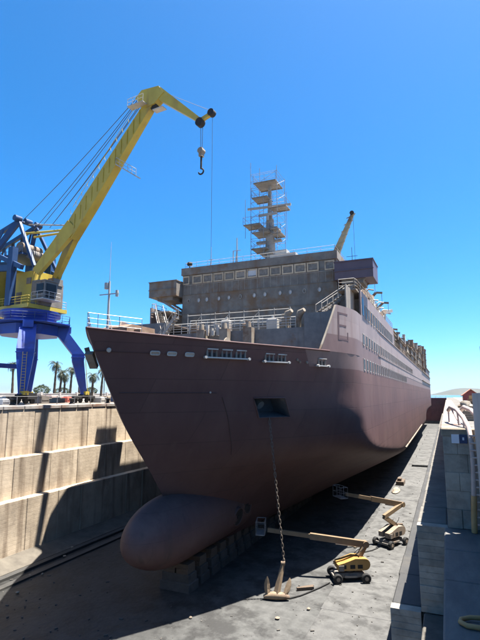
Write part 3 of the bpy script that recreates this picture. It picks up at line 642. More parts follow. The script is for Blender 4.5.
# railing and fittings on the deck step
t = MB(); rail(t, [(XC - 8.0, PF + .1, STEP), (XC + 6.6, PF + .1, STEP)], 1.05, 4, .95, .04); t.build('step_railing', 'white', ship)
t = MB(); rail(t, [(XC - 6.8, 46.3, STEP + .9), (XC + 4.2, 46.3, STEP + .9)], 1.0, 3, 1.1, .04); t.build('step_railing', 'white', ship)
t = MB()   # tube scaffold standing before the house
for k in range(8):
    x = XC - 6.5 + k * 1.7; t.tube((x, 45.2, STEP), (x, 45.2, STEP + 2.5), .035, n=5)
    if k < 7: t.tube((x, 45.2, STEP + .6 + .9 * (k % 2)), (x + 1.7, 45.2, STEP + 2.2 - .9 * (k % 2)), .03, n=5)
for z in (1.2, 2.3): t.tube((XC - 6.6, 45.2, STEP + z), (XC + 5.5, 45.2, STEP + z), .035, n=5)
t.build('tube_scaffold', 'rail', ship)
for k, (x, w, h) in enumerate(((-5.2, .7, 1.0), (-1.6, .9, 1.3), (.8, .6, .8), (3.4, 1.1, 1.1), (5.0, .5, 1.5))):
    t = MB(); t.cbox((XC + x, 43.6, STEP), (XC + x + w, 44.4, STEP + h), .05); t.tube((XC + x + w / 2, 44, STEP + h), (XC + x + w / 2, 44, STEP + h + .35), .12, n=8); t.build('deck_fitting', ['rust_pale', 'rail', 'rust', 'white', 'rust_pale'][k], ship)
t = MB(); t.bbox((XC - 7, 46.2, STEP), (XC + 4.6, 48.9, STEP + .9)); t.build('raised_platform', 'house', ship)
for x in (-3.2, -.6, 2.0):
    t = MB(); t.bbox((XC + x - .45, 42.0, 17), (XC + x + .45, 42.8, 20.9)); t.tube((XC + x, 42.3, 20.9), (XC + x, 42.3, 21.5), .3, .22, n=10); t.build('vent_trunk', 'rust_pale', ship)
t = MB()   # pale curved cowl pair near the port screen
for sg in (0, 1.25): t.path([(XC + 5.4 + sg, 43.6, STEP), (XC + 5.5 + sg, 43.5, STEP + .9), (XC + 5.75 + sg, 43.4, STEP + 1.5), (XC + 6.2 + sg, 43.2, STEP + 1.7)], [.3, .3, .34, .2], n=9)
t.build('ventilator_cowl', 'rust_pale', ship)
t = MB()
for k in range(7): t.bbox((XC - 2.6 + k * .33, 42.2 + .3 * (k % 2), 20.3), (XC - 2.4 + k * .33, 42.5 + .3 * (k % 2), 21.4 - .3 * (k % 3)))
t.build('pipe_manifold', 'rail', ship)

# --- superstructure sides, windows in rows
SIDE_T = 24.6; Y1 = 78.0
for side in (1, -1):
    b = MB(); zz = [22.0, 23.3, SIDE_T]; ysd = [46.3, 48, 51, 55, 60, 68, Y1]; vs = [(XC + side * (hw(y, TOP) + .012 * 4 + (.004 if z > 22 else 0)), y, z) for z in zz for y in ysd]; N = len(vs); n = len(ysd)
    inn = [(x - side * .15, y, z) for x, y, z in vs]
    b.add(vs + inn, [(j * n + i, j * n + i + 1, (j + 1) * n + i + 1, (j + 1) * n + i) for j in range(2) for i in range(n - 1)] + [(N + j * n + i, N + (j + 1) * n + i, N + (j + 1) * n + i + 1, N + j * n + i + 1) for j in range(2) for i in range(n - 1)]
          + [(j * n, (j + 1) * n, N + (j + 1) * n, N + j * n) for j in range(2)] + [(2 * n + i, 2 * n + i + 1, N + 2 * n + i + 1, N + 2 * n + i) for i in range(n - 1)])
    b.build('upper_side_wall', 'side', ship)
    b = MB(); w = hw(100, TOP)
    x0 = XC + side * w; b.bbox((x0 - side * .2, 60.0, TOP - .005), (x0 + side * .03, STERN, 22.0)); b.build('side_wall', 'side', ship)
    b = MB(); b.bbox((x0 - side * .1, 58, 21.96), (x0 + side * .12, STERN, 22.08)); b.bbox((x0 - side * .1, 58, 19.9 - .95), (x0 + side * .09, STERN, 19.9 - .87)); b.build('rubbing_strake', 'side', ship)
b = MB(); b.bbox((XC - 12.1, 49.3, SIDE_T - .25), (XC + 12.1, Y1, SIDE_T - .1)); b.build('upper_deck', 'deck', ship)
b = MB(); b.bbox((XC - 12.05, 49.3, 17.05), (XC + 12.05, 49.5, SIDE_T - .26)); b.build('front_bulkhead', 'house', ship)
b = MB(); b.bbox((XC - 12.05, Y1 - .2, 21.9), (XC + 12.05, Y1, SIDE_T - .12)); b.build('after_bulkhead', 'house', ship)
b = MB(); b.bbox((XC - 12.1, 60, 21.8), (XC + 12.1, STERN, 21.93)); b.build('boat_deck', 'deck', ship)
b = MB(); b.bbox((XC - 12.1, STERN - .2, 17.9), (XC + 12.1, STERN - .02, 21.8)); b.build('stern_wall', 'side', ship)
def wmesh(w, h, fm):
    t = MB(); e = .07
    for a, c in (((0, -w / 2, -h / 2), (.05, w / 2, -h / 2 + e)), ((0, -w / 2, h / 2 - e), (.05, w / 2, h / 2)), ((0, -w / 2, -h / 2 + e), (.05, -w / 2 + e, h / 2 - e)), ((0, w / 2 - e, -h / 2 + e), (.05, w / 2, h / 2 - e))): t.bbox(a, c, 0)
    t.bbox((-.05, -w / 2 + e, -h / 2 + e), (.012, w / 2 - e, h / 2 - e), 1)
    return t.mesh('window', [fm, 'glass'])
wa = wmesh(.98, 1.4, 'rail'); wb = wmesh(.82, 1.15, 'rail')
def wrow(y0, y1, step, z, me, base=None):
    y = y0
    while y <= y1:
        x = XC + hw(y, min(z, TOP)) + (.012 * (z - TOP) if z > TOP else 0) + (.004 if z > 22 else 0)
        if y > 60 and TOP < z < 22: x = XC + hw(y, TOP) + .03
        dy = (hw(y + .5, min(z, TOP)) - hw(y - .5, min(z, TOP)))
        inst('window', me, ship, (x + .005, y, z), rot=(0, 0, -math.atan(dy))); y += step
wrow(49.3, 76.5, 1.95, 22.75, wa); wrow(47.2, 120, 1.95, 19.75, wb); wrow(47.2, 100, 1.95, 17.3, wb)
b = MB(); x = XC + hw(47.3, TOP) + .06; b.bbox((x - .05, 46.9, 22.2), (x + .03, 47.9, 24.0)); b.build('side_door', 'glass', ship)
# dark opening above the port panel
for side in (1,):
    b = MB(); b.bbox((XC + side * (hw(45.5, TOP) - .6), 42.2, 22.06), (XC + side * (hw(45.5, TOP) - .7), 46.4, 24.4)); b.bbox((XC + side * 10.4, 44.6, 24.3), (XC + side * (hw(46, TOP) - .1), 49.3, 24.45)); b.build('side_screen', 'house', ship)
t = MB(); rail(t, [(XC + 10.5, 44.7, 24.45), (XC + 12.0, 44.7, 24.45), (XC + 12.1, 46, 24.5), (XC + 12.15, 60, SIDE_T), (XC + 12.15, 78, SIDE_T)], 1.0, 3, 1.5, .03); t.build('boat_deck_railing', 'rail', ship)
t = MB(); rail(t, [(XC + 12.1, 80, 22.08), (XC + 12.1, STERN - 1, 22.08)], 1.0, 3, 2.5, .04); t.build('boat_deck_railing', 'rust_pale', ship)

# --- upper houses, davits, vents along the top
def house(x0, x1, y0, y1, z0, z1, m, name='upper_house'):
    t = MB(); t.bbox((XC + x0, y0, z0), (XC + x1, y1, z1)); t.bbox((XC + x0 - .2, y0 - .2, z1), (XC + x1 + .2, y1 + .2, z1 + .15)); return t.build(name, m, ship)
house(-9, 9, 78.5, 118, 21.9, 25.8, 'rust_pale'); house(-9.4, 9.4, 120, 160, 21.9, 28.4, 'house'); house(-9.6, 9.6, 164, 240, 21.9, 31.0, 'rust_pale')
t = MB(); t.lathe([(2.3, 0), (2.2, 3.6), (2.3, 3.7), (2.3, 4.0)], (XC - 3, 106, 25.9), 20); t.build('funnel', 'house', ship)
rnd = random.Random(5)
dv = MB()   # davit arm
dv.beam((0, 0, 0), (0, 0, 2.2), .28, .35); dv.beam((0, 0, 2.2), (.9, 0, 3.1), .26, .32); dv.beam((.9, 0, 3.1), (1.7, 0, 3.0), .2, .26); dv.tube((1.6, 0, 2.95), (1.6, 0, 1.8), .03, n=5)
dvm = dv.mesh('davit', 'rust_pale'); dvw = dv.mesh('davit', 'white')
for k, y in enumerate((56, 62.5, 70)): inst('davit', dvw if k in (0, 4) else dvm, ship, (XC + 10.9, y, SIDE_T - .1))
for k, y in enumerate((84, 89, 99)): inst('davit', dvm, ship, (XC + 10.9, y, 21.93), scale=(.9, 1.1, 1.15))
def lifeboat(y, z, m):
    t = MB(); n = 14; m_ = 10; vs = []
    for i in range(m_ + 1):
        u = i / m_ * 2 - 1; w = 1.15 * (1 - abs(u) ** 2.6) + .03
        for k in range(n):
            a = 2 * math.pi * k / n; vs.append((XC + 10.4 + w * math.cos(a), y + u * 3.1, z + .95 * math.sin(a) * (.55 + .45 * (1 - abs(u) ** 3)) + .25 * u * u))
    t.add(vs, [(i * n + k, i * n + (k + 1) % n, (i + 1) * n + (k + 1) % n, (i + 1) * n + k) for i in range(m_) for k in range(n)], 0, True)
    t.bbox((XC + 10.1, y - 1.6, z + .7), (XC + 10.9, y + 1.4, z + 1.25)); t.build('lifeboat', m, ship)
lifeboat(63.2, 25.7, 'rust_pale'); lifeboat(72.5, 25.9, 'white')
def ztop(y): return 25.0 + (y - 73) * .062
yy = 80.0; k = 0
while yy < 244:   # houses and racks stacked along the port edge of the boat deck
    L = rnd.uniform(3.5, 9); h = (ztop(yy) - 21.94) * rnd.uniform(.62, 1.0); x1 = XC + rnd.uniform(10.8, 11.9); t = MB()
    t.bbox((XC + 9.2, yy, 21.94), (x1, yy + L, 21.94 + h))
    for lev in range(1 + int(h / 2.6)): t.bbox((XC + 9.1, yy - .3, 21.94 + min(h, 2.6 * (lev + 1))), (x1 + .25, yy + L + .3, 22.06 + min(h, 2.6 * (lev + 1))))
    hh = t.build('deck_store', rnd.choice(['rust_pale', 'rust', 'rust_pale', 'house', 'rust_pale']), ship)
    for lev in range(max(1, int(h / 2.4))):
        for q in range(int(L / 1.7)):
            if rnd.random() < .75:
                t = MB(); t.bbox((x1 - .02, yy + .4 + q * 1.7, 22.3 + 2.6 * lev), (x1 + .03, yy + 1.5 + q * 1.7, 22.3 + 2.6 * lev + min(h, 2.2) * .65)); t.build('opening', 'dark', hh)
    yy += L + rnd.uniform(.6, 2.4); k += 1
for z in (18.9, 22.1, 25.0):   # deck edges standing out towards the stern
    t = MB(); t.bbox((XC + 12.15, 168 if z < 24 else 205, z), (XC + 12.6, STERN - .3, z + .22)); t.build('deck_edge', 'house', ship)
t = MB(); t.bbox((XC + 12.0, 205, 22.0), (XC + 12.22, STERN, 25.0)); t.build('after_side_wall', 'side_low', ship)
for k in range(26):   # posts, ventilator heads and derrick stubs above them
    y = rnd.uniform(52, 240); z = SIDE_T - .1 if y < 78 else ztop(y) - 2.4; h = rnd.uniform(1.6, 3.4); x = XC + rnd.uniform(8.5, 11.5); t = MB()
    t.tube((x, y, z), (x, y, z + h), .1, .06, n=6); t.beam((x, y, z + h * .85), (x + rnd.uniform(.3, 1.4), y + rnd.uniform(-1.5, 1.5), z + h * rnd.uniform(.8, 1.1)), .12); t.build('deck_post', rnd.choice(['rust', 'rust_pale', 'white', 'house']), ship)
for k in range(22):   # pale frames, rafts and cradles behind the boat-deck rail
    y = 50.5 + k * 1.25; x = XC + 10.6 + .9 * rnd.random(); h = rnd.uniform(1.1, 2.4); t = MB(); w = rnd.uniform(.4, 1.0)
    if k % 3 == 0: t.path([(x, y, SIDE_T - .1), (x, y, SIDE_T + h), (x + .3, y + .2, SIDE_T + h + .3), (x + .9, y + .4, SIDE_T + h + .2)], .09, n=7)
    elif k % 3 == 1: t.tube((x, y - w, SIDE_T + .9), (x, y + w, SIDE_T + .9), .42, n=12); t.bbox((x - .3, y - w * .8, SIDE_T - .1), (x + .3, y + w * .8, SIDE_T + .5))
    else:
        for q in (-.6, .6): t.tube((x, y + q, SIDE_T - .1), (x - .2, y + q, SIDE_T + h), .06, n=6)
        for q in (.4, .7, 1.0): t.tube((x - .2 * q, y - .7, SIDE_T + h * q), (x - .2 * q, y + .7, SIDE_T + h * q), .05, n=6)
    t.build(['davit_frame', 'life_raft', 'cradle_frame'][k % 3], rnd.choice(['white', 'rail', 'rust_pale', 'white']), ship)
for k in range(60):   # lockers, vents and frames that crowd the top edge
    y = rnd.uniform(51, 77) if k % 2 == 0 else rnd.uniform(80, 240); z = SIDE_T - .1 if y < 78 else ztop(y) - 1.6
    w, d, h = rnd.uniform(.5, 1.5), rnd.uniform(.6, 2.4), rnd.uniform(.7, 2.4); x = XC + rnd.uniform(9.4, 11.3)
    t = MB()
    if k % 2: t.bbox((x - w / 2, y - d / 2, z), (x + w / 2, y + d / 2, z + h)); t.bbox((x - w / 2 - .05, y - d / 2 - .05, z + h), (x + w / 2 + .05, y + d / 2 + .05, z + h + .08))
    else: t.path([(x, y, z), (x, y, z + h), (x + .1, y - .15, z + h + .35), (x + .35, y - .45, z + h + .5)], [.22, .22, .26, .36], n=9)
    t.build('deck_locker' if k % 2 else 'deck_vent', rnd.choice(['rust', 'rust_pale', 'house', 'rail', 'rust_pale']), ship)
t = MB(); t.tube((XC + 9.6, 74, SIDE_T), (XC + 9.6, 74, SIDE_T + 2.2), .12, n=8); t.beam((XC + 9.6, 74, SIDE_T + 1.8), (XC + 12.2, 77.5, SIDE_T + 3.0), .5, .5); t.build('white_davit_arm', 'white', ship)

# --- radar mast wrapped in scaffolding
mast = MB(); mx, my = XC + .2, 54.0
mast.tube((mx, my, HT), (mx, my, 36.4), .75, .5, n=12); mast.tube((mx, my, 36.4), (mx, my, 41.3), .32, .2, n=10)
mast.beam((mx - 1.8, my, 33.5), (mx + 1.5, my, 33.5), .5, .3); mast.bbox((mx - 1.3, my - .9, 34.9), (mx + 1.2, my + .8, 35.1)); mast.bbox((mx - 1.1, my - .8, 31.7), (mx + .6, my + .7, 31.9))
mast_o = mast.build('radar_mast', 'mast_grey', ship)
t = MB(); t.beam((mx - 2.95, my - .3, 38.15), (mx + 2.9, my - .3, 37.9), .22, .26); t.build('mast_yard', 'white', mast_o)
t = MB(); t.beam((mx - 1.2, my - .9, 36.8), (mx + 1.2, my - .9, 36.8), .22, .3); t.tube((mx, my - .9, 36.0), (mx, my - .9, 36.7), .18, n=8); t.build('radar_scanner', 'white', mast_o)
t = MB()
X4 = [(mx - 2.0, my - 1.6), (mx + 1.5, my - 1.6), (mx - 2.0, my + 1.6), (mx + 1.5, my + 1.6)]
for i, (x, y) in enumerate(X4): t.tube((x, y, HT), (x, y, 42.2 + (1.6, .6, 2.4, .2)[i]), .035, n=5)
for x, y0_, z0_ in ((mx - .3, my - 1.6, HT), (mx + 2.6, my - 1.2, 33), (mx - 3.0, my - 1.0, 34)): t.tube((x, y0_, z0_), (x, y0_, 39.2), .03, n=5)
for z in [HT + 1 + k * .95 for k in range(13)]:
    for a, c in ((0, 1), (0, 2), (1, 3), (2, 3)): t.tube((*X4[a], z), (*X4[c], z), .024, n=4)
for k in range(6):
    z = HT + .5 + k * 2; t.tube((*X4[0], z), (*X4[1], z + 1.9), .022, n=4); t.tube((*X4[1], z), (*X4[3], z + 1.9), .022, n=4)
t.build('scaffold_pole', 'scaff', mast_o)
for (x0, x1, y0_, y1_, z) in ((-1.7, 1.3, -1.5, 1.5, 41.0), (-1.9, .2, -1.6, .6, 39.0), (-3.1, -.9, -1.5, .6, 35.6), (-1.9, .5, -1.6, .8, 34.4), (-2.0, .1, -1.6, .6, 32.3), (.4, 2.6, -1.5, .4, 37.4), (.6, 1.9, -1.6, .5, 34.0)):
    pf = MB(); nb = 5
    for k in range(nb): pf.bbox((mx + x0, lerp(my + y0_, my + y1_, k / nb) + .01, z), (mx + x1, lerp(my + y0_, my + y1_, (k + 1) / nb) - .01, z + .06))
    for yy in (y0_ + .2, y1_ - .2): pf.bbox((mx + x0, my + yy - .05, z - .1), (mx + x1, my + yy + .05, z))
    pf2 = pf.build('scaffold_platform', 'plank', mast_o)
    g = MB(); rail(g, [(mx + x0, my + y1_, z), (mx + x0, my + y0_, z), (mx + x1, my + y0_, z), (mx + x1, my + y1_, z)], 1.0, 2, 1.4, .02); g.build('guard_rail', 'scaff', mast_o)
t = MB(); t.tube((XC - 2.9, 50.6, HT), (XC - 2.9, 50.6, HT + 3.6), .09, .06, n=7); t.tube((XC - 3.3, 50.9, HT), (XC - 2.9, 50.6, HT + 2.2), .05, n=6); t.beam((XC - 3.4, 50.6, HT + 2), (XC - 2.4, 50.6, HT + 2), .06); t.tube((XC - 3.4, 50.6, HT + .2), (XC - 3.4, 50.6, HT + 2), .06, n=6); t.build('signal_post', 'white', ship)
# --- ship's own white crane abaft the bridge
t = MB(); a = Vector((XC + 6.6, 62, HT - .9)); c = Vector((XC + 6.6, 62, HT + 2.6)); e = Vector((XC + 9.3, 62, HT + 9.0))
t.tube(a, c, .5, .45, n=12); t.beam(c + Vector((-.3, 0, -.2)), e, .7, 1.0, w2=.35, h2=.4)
for k in range(7): t.beam(c.lerp(e, k / 7) + Vector((-.45, -.3, .2)), c.lerp(e, (k + 1) / 7) + Vector((.4, -.3, -.2)), .09)
t.build('deck_crane', 'crane_pale', ship)
t = MB(); t.tube(c + Vector((.2, -.7, .5)), c + Vector((.2, .7, .5)), .42, n=12); t.tube(e + Vector((-.1, -.35, 0)), e + Vector((-.1, .35, 0)), .3, n=10); t.build('deck_crane_sheave', 'dark', ship)
t = MB(); t.tube(e, (e.x + .1, e.y, HT - 1), .02, n=4); t.build('deck_crane_wire', 'cable', ship)
t = MB(); t.tube((XC + 11, 50, 28), (XC + 11, 50, 30.2), .03, n=5); t.beam((XC + 10.4, 50, 29.2), (XC + 11.6, 50, 29.2), .04); t.build('antenna', 'cable', ship)

# ------------------------------------------------------------------ parapet added on the near right quay to shade the ledge
b = MB(); b.bbox((.98, YS, L1 + .004), (1.24, 15.6, 15.8)); b.build('shade_parapet', 'stone_right', rw)  # unseen tall length, added only to keep sun off the ledge
b = MB(); b.bbox((1.0, 15.61, L1 + .004), (1.24, YN - .25, QR + 1.55)); b.build('shade_parapet', 'plaster', rw)  # pale wall at the right edge, raised to shade more of the ledge

# ------------------------------------------------------------------ yellow and blue portal crane on the left quay
CX, CY = -49.6, 45.0
crane = thing('portal_crane', 'tall portal crane with blue legs and yellow jib reaching over the ship', 'crane', (CX, CY, QL), world=True)
az = Vector((1, -.1, 0)).normalized(); vz = Vector((-az.y, az.x, 0))
def P(u, v, z): return Vector((CX, CY, 0)) + az * u + vz * v + Vector((0, 0, z))
def zrot(v): return Matrix.Rotation(math.atan2(az.y, az.x), 3, 'Z')
RZ = zrot(0)
wheel = MB(); wheel.tube((0, -.12, 0), (0, .12, 0), .32, n=12); wheel = wheel.mesh('wheel', 'black')
for sx in (1, -1):
    for sy in (1, -1):
        top = Vector((CX + sx * 2.5, CY + sy * 2.5, 23.0)); knee = Vector((CX + sx * 4.35, CY + sy * 4.35, 19.3)); foot = Vector((CX + sx * 5.05, CY + sy * 5.05, QL + 1.05))
        d = Vector((sx, sy, 0)).normalized()
        t = MB()
        def ring4(c, w, h): s_ = Vector((-d.y, d.x, 0)); return [c + s_ * w / 2 + d * h / 2, c - s_ * w / 2 + d * h / 2, c - s_ * w / 2 - d * h / 2, c + s_ * w / 2 - d * h / 2]
        secs = [ring4(top, 1.85, 1.7), ring4(knee + Vector((0, 0, .4)), 1.95, 1.6), ring4(knee - Vector((0, 0, .5)), 1.85, 1.5), ring4(foot, .8, .75)]
        t.add(sum(secs, []), [(i * 4 + k, i * 4 + (k + 1) % 4, (i + 1) * 4 + (k + 1) % 4, (i + 1) * 4 + k) for i in range(3) for k in range(4)] + [(0, 1, 2, 3), (15, 14, 13, 12)])
        leg = t.build('leg', 'crane_b', crane)
        s_ = Vector((-d.y, d.x, 0))
        for c_, w_, h_ in ((knee, 2.08, 1.72), (foot + Vector((0, 0, .12)), 1.0, .95), (top - Vector((0, 0, .35)), 2.0, 1.85)):
            t = MB(); q4 = ring4(c_, w_, h_); t.add([v - Vector((0, 0, .05)) for v in q4] + [v + Vector((0, 0, .05)) for v in q4], [(3, 2, 1, 0), (4, 5, 6, 7), (0, 1, 5, 4), (1, 2, 6, 5), (2, 3, 7, 6), (3, 0, 4, 7)]); t.build('flange', 'crane_b', leg)
        t = MB()
        for off in (-.22, .22): t.tube(foot + d * .5 + s_ * off, knee + d * .98 + s_ * off, .03, n=5)
        for k in range(1, 15):
            m_ = (foot + d * .5).lerp(knee + d * .98, k / 15); t.tube(m_ - s_ * .22, m_ + s_ * .22, .022, n=4)
        t.build('leg_ladder', 'crane_y', leg)
        t = MB(); t.bbox((foot.x - .3, foot.y - 1.9, QL + .55), (foot.x + .3, foot.y + 1.9, QL + .95)); t.bbox((foot.x - .45, foot.y - .6, QL + .9), (foot.x + .45, foot.y + .6, QL + 1.12)); t.bbox((foot.x - .55, foot.y + 1.0, QL + .3), (foot.x - .3, foot.y + 1.9, QL + 1.3))
        bg_ = t.build('bogie', 'black', crane)
        t = MB(); t.bbox((foot.x - .2, foot.y - .35, QL + 1.06), (foot.x + .62, foot.y + .35, QL + 1.5)); t.build('bogie_motor', 'crane_y', bg_)
        for dy in (-1.5, -.6, .6, 1.5): inst('wheel', wheel, bg_, (foot.x, foot.y + dy, QL + .34), rot=(0, 0, R(90)))
for sx in (1, -1):   # rails under the crane and sill beams between the legs
    t = MB(); t.bbox((CX + sx * 5.05 - .06, -10, QL), (CX + sx * 5.05 + .06, 130, QL + .04)); tag(t.build('crane_rail', 'rust'), kind='structure')
t = MB(); t.beam((CX - 4.6, CY - 4.6, 18.2), (CX - 4.6, CY + 4.6, 18.2), .5, .6); t.build('sill_beam', 'crane_b', crane)
t = MB(); t.prism([(CX + 3.7 * math.cos(k * math.pi / 4 + math.pi / 8), CY + 3.7 * math.sin(k * math.pi / 4 + math.pi / 8)) for k in range(8)], 2, 21.9, 23.2)
t.beam((CX - 3.6, CY - 3.6, 22.9), (CX + 3.6, CY + 3.6, 22.9), 1.2, .8); t.beam((CX - 3.6, CY + 3.6, 22.88), (CX + 3.6, CY - 3.6, 22.88), 1.2, .8)
t.prism([(CX + 5.3 * math.cos(k * math.pi / 4 + math.pi / 8), CY + 5.3 * math.sin(k * math.pi / 4 + math.pi / 8)) for k in range(8)], 2, 23.31, 23.42); t.build('portal_platform', 'crane_b', crane)
t = MB(); ring = [(CX + 5.2 * math.cos(k * math.pi / 4 + math.pi / 8), CY + 5.2 * math.sin(k * math.pi / 4 + math.pi / 8), 23.42) for k in range(9)]; rail(t, ring, 1.0, 3, 1.3, .03); t.build('platform_railing', 'crane_lb', crane)
t = MB(); t.lathe([(3.2, 23.43), (3.2, 24.3), (3.7, 24.4), (3.7, 25.0)], (CX, CY, 0), 24); t.build('slewing_ring', 'crane_b', crane)
t = MB()   # access stairs on the dock-side left
a0 = Vector((CX - 3.9, CY - 6.4, QL + .05)); a1 = Vector((CX - 4.9, CY - 5.4, 22.5))
for off in (0, .7):
    t.tube(a0 + Vector((off, 0, 0)), Vector((a1.x - 2 + off, a1.y - .5, 22.5)), .09, n=6); t.tube(a0 + Vector((off + 1.0, 0, 0)), Vector((a1.x - 1 + off, a1.y - .5, 22.5)), .05, n=6)
t.beam((CX - 9, CY - 5.6, 18.6), (CX - 1.4, CY - 4.4, 18.6), .3, .25); t.build('access_stair', 'black', crane)
# rotating upper works
t = MB(); t.box(P(-3.4, 0, 25.3), (13.4, 6.0, .5), RZ); t.build('turntable', 'crane_y', crane)
t = MB(); t.box(P(-7.2, 0, 28.4), (6.2, 5.6, 5.7), RZ); t.box(P(-7.2, 0, 31.33), (6.6, 6.0, .14), RZ); hs_ = t.build('machinery_house', 'crane_y', crane)
t = MB(); t.box(P(-.6, .6, 27.9), (5.2, 4.2, 4.6), RZ); t.build('machinery_house', 'crane_y', crane)
for u in (-9.3, -7.8, -6.2, -4.8):
    t = MB(); t.box(P(u, -2.83, 28.6), (.14, .1, 5.0), RZ); t.build('wall_stiffener', 'crane_y', hs_)
for u, v in ((-5.0, -2.95), (-.4, -2.95), (-5.0, 2.95), (-.4, 2.95)):
    t = MB(); t.beam(P(u, v, 25.5), P(u, v, 33.2), .85, .8); t.build('frame_column', 'crane_lb', crane)
for v in (-2.95, 2.95):
    t = MB(); t.beam(P(-5.4, v, 31.0), P(.2, v, 30.4), .5, .8); t.beam(P(-5.0, v, 33.2), P(1.6, v, 30.3), .5, .6); t.build('frame_beam', 'crane_lb', crane)
    t = MB(); t.beam(P(-4.9, v * .9, 33.2), P(-2.0, v * .45, 37.6), .5, .6); t.beam(P(-2.0, v * .45, 37.6), P(2.4, v * .6, 30.6), .35, .4); t.beam(P(-2.0, v * .45, 37.6), P(-13.0, v * .5, 34.8), .4, .55); t.beam(P(-4.9, v * .9, 33.2), P(-13, v * .5, 33.6), .45, .6)
    for k in range(5):
        q0 = P(-2.9, v * .47, 37.6).lerp(P(-13, v * .5, 34.6), k / 5); q1 = P(-4.9, v * .88, 33.3).lerp(P(-13, v * .5, 33.6), (k + .5) / 5); q2 = P(-2.9, v * .47, 37.6).lerp(P(-13, v * .5, 34.6), (k + 1) / 5)
        t.beam(q0, q1, .22); t.beam(q1, q2, .22)
    t.build('a_frame', 'crane_lb', crane)
t = MB(); t.box(P(-12.6, 0, 34.2), (2.6, 3.6, 1.7), RZ); t.build('counterweight', 'crane_lb', crane)
t = MB()
for v in (-1.6, 0, 1.6): t.tube(P(-2.0, v - .5, 37.9), P(-2.0, v + .5, 37.9), .4, n=12)
t.tube(P(-2.0, -1.95, 37.6), P(-2.0, 1.95, 37.6), .2, n=8); t.build('apex_sheave', 'crane_lb', crane)
t = MB(); t.tube(P(-1.2, -1.6, 33.8), P(-1.2, 1.6, 33.8), .7, n=14); t.build('hoist_drum', 'house', crane)
t = MB(); t.tube(P(.6, -1.4, 32.6), P(.6, 1.4, 32.6), .6, n=14); t.build('hoist_drum', 'house', crane)
t = MB(); t.box(P(-2.0, 0, 32.6), (4.6, 4.4, .25), RZ); rail(t, [P(-4.2, -2.2, 32.7), P(.3, -2.2, 32.7)], .9, 2, 1, .03); t.build('drum_platform', 'crane_lb', crane)
t = MB(); rail(t, [P(-10, -3.1, 31.4), P(-4.2, -3.1, 31.4)], 1, 2, 1.4, .03); t.build('house_railing', 'crane_y', crane)
t = MB(); rail(t, [P(-5.4, -3.0, 25.55), P(3.2, -3.0, 25.55), P(3.2, 2.9, 25.55)], 1, 3, 1.3, .03); t.build('house_railing', 'crane_y', crane)
for u, v, w, h, z in ((-.6, -1.53, 1.0, 1.9, 26.6), (1.2, -1.53, .9, .8, 28.9), (-1.9, -1.53, .8, .8, 28.9)):
    t = MB(); t.box(P(u, v, z), (w, .08, h), RZ); t.build('house_vent', 'house', crane)
for u in (-8.6, -7.0):
    t = MB(); t.box(P(u, -2.84, 30.0), (1.0, .08, .8), RZ); t.build('house_window', 'glass', hs_)
t = MB(); t.box(P(2.6, .3, 27.2), (1.4, 3.8, 3.2), RZ); t.box(P(2.9, 1.2, 29.0), (1.0, 1.6, .9), RZ); t.build('winch_housing', 'house', crane)
t = MB(); cbc = P(3.9, -.9, 27.4); t.box(cbc, (1.7, 1.9, 2.1), RZ); t.box(cbc + Vector((0, 0, 1.11)), (2.0, 2.2, .12), RZ); cab = t.build('operator_cab', 'house_teal', crane)
for off, dim in (((.87, 0, .15), (.06, 1.5, 1.2)), ((0, -.97, .15), (1.3, .06, 1.2)), ((.87, 0, -.78), (.06, 1.5, .4))):
    t = MB(); t.box(cbc + RZ @ Vector(off), dim, RZ); t.build('pane', 'glass', cab)
t = MB(); rail(t, [P(2.8, -2.2, 26.2), P(5.0, -2.2, 26.2), P(5.0, .4, 26.2)], .9, 2, 1, .03); t.box(P(3.9, -.9, 26.15), (2.3, 2.7, .1), RZ); t.build('cab_platform', 'steel', crane)
# boom: fork, box girder, head, jib
def bm_(u): return 30.1 + (u - 2.8) * 1.126
for v in (-1.55, 1.55):
    t = MB(); t.beam(P(2.6, v, 29.8), P(7.6, v * .22, bm_(7.6) + .1), .6, 1.1, w2=.75, h2=1.9); t.build('boom_fork', 'crane_y', crane)
t = MB(); t.beam(P(6.7, 0, bm_(6.7)), P(10.5, 0, bm_(10.5)), 1.25, 2.2, w2=1.2, h2=2.1); t.beam(P(10.45, 0, bm_(10.45)), P(19.4, 0, bm_(19.4)), 1.18, 2.08, w2=.85, h2=1.3)
boom = t.build('boom', 'crane_y', crane)
t = MB()
for k in range(12):
    u = lerp(8, 18, k / 11); p0 = P(u, -.64 + .012 * k, bm_(u)); t.beam(p0 + Vector((0, 0, 1.1 - .03 * k)) - az * .7, p0 + Vector((0, 0, 1.7 - .03 * k)) - az * .9, .04)
    t.beam(p0 - Vector((0, 0, .9)), p0 + Vector((0, 0, .95)), .1)
t.tube(P(8, -.6, bm_(8) + 2.0) - az * .5, P(18, -.5, bm_(18) + 1.6) - az * .7, .03, n=5); t.build('boom_ladder', 'crane_y', boom)
t = MB(); t.prism([], 0, 0, 0) if False else None
hd = [P(17.2, 0, 49.9), P(18.2, 0, 50.7), P(20.8, 0, 50.4), P(21.6, 0, 49.3), P(20.2, 0, 48.3), P(18.9, 0, 48.2)]
o = [q + vz * .5 for q in hd] + [q - vz * .5 for q in hd]; n = len(hd)
t.add(o, [tuple(range(n)), tuple(reversed(range(n, 2 * n)))] + [(k, (k + 1) % n, n + (k + 1) % n, n + k) for k in range(n)])
jib = t.build('jib_head', 'crane_y', crane)
t = MB(); t.beam(P(20.6, 0, 49.7), P(26.3, 0, 44.6), .9, 1.35, w2=.55, h2=.55); t.beam(P(26.0, 0, 44.3), P(27.9, 0, 44.8), .36, .4); t.build('jib', 'crane_y', crane)
t = MB()
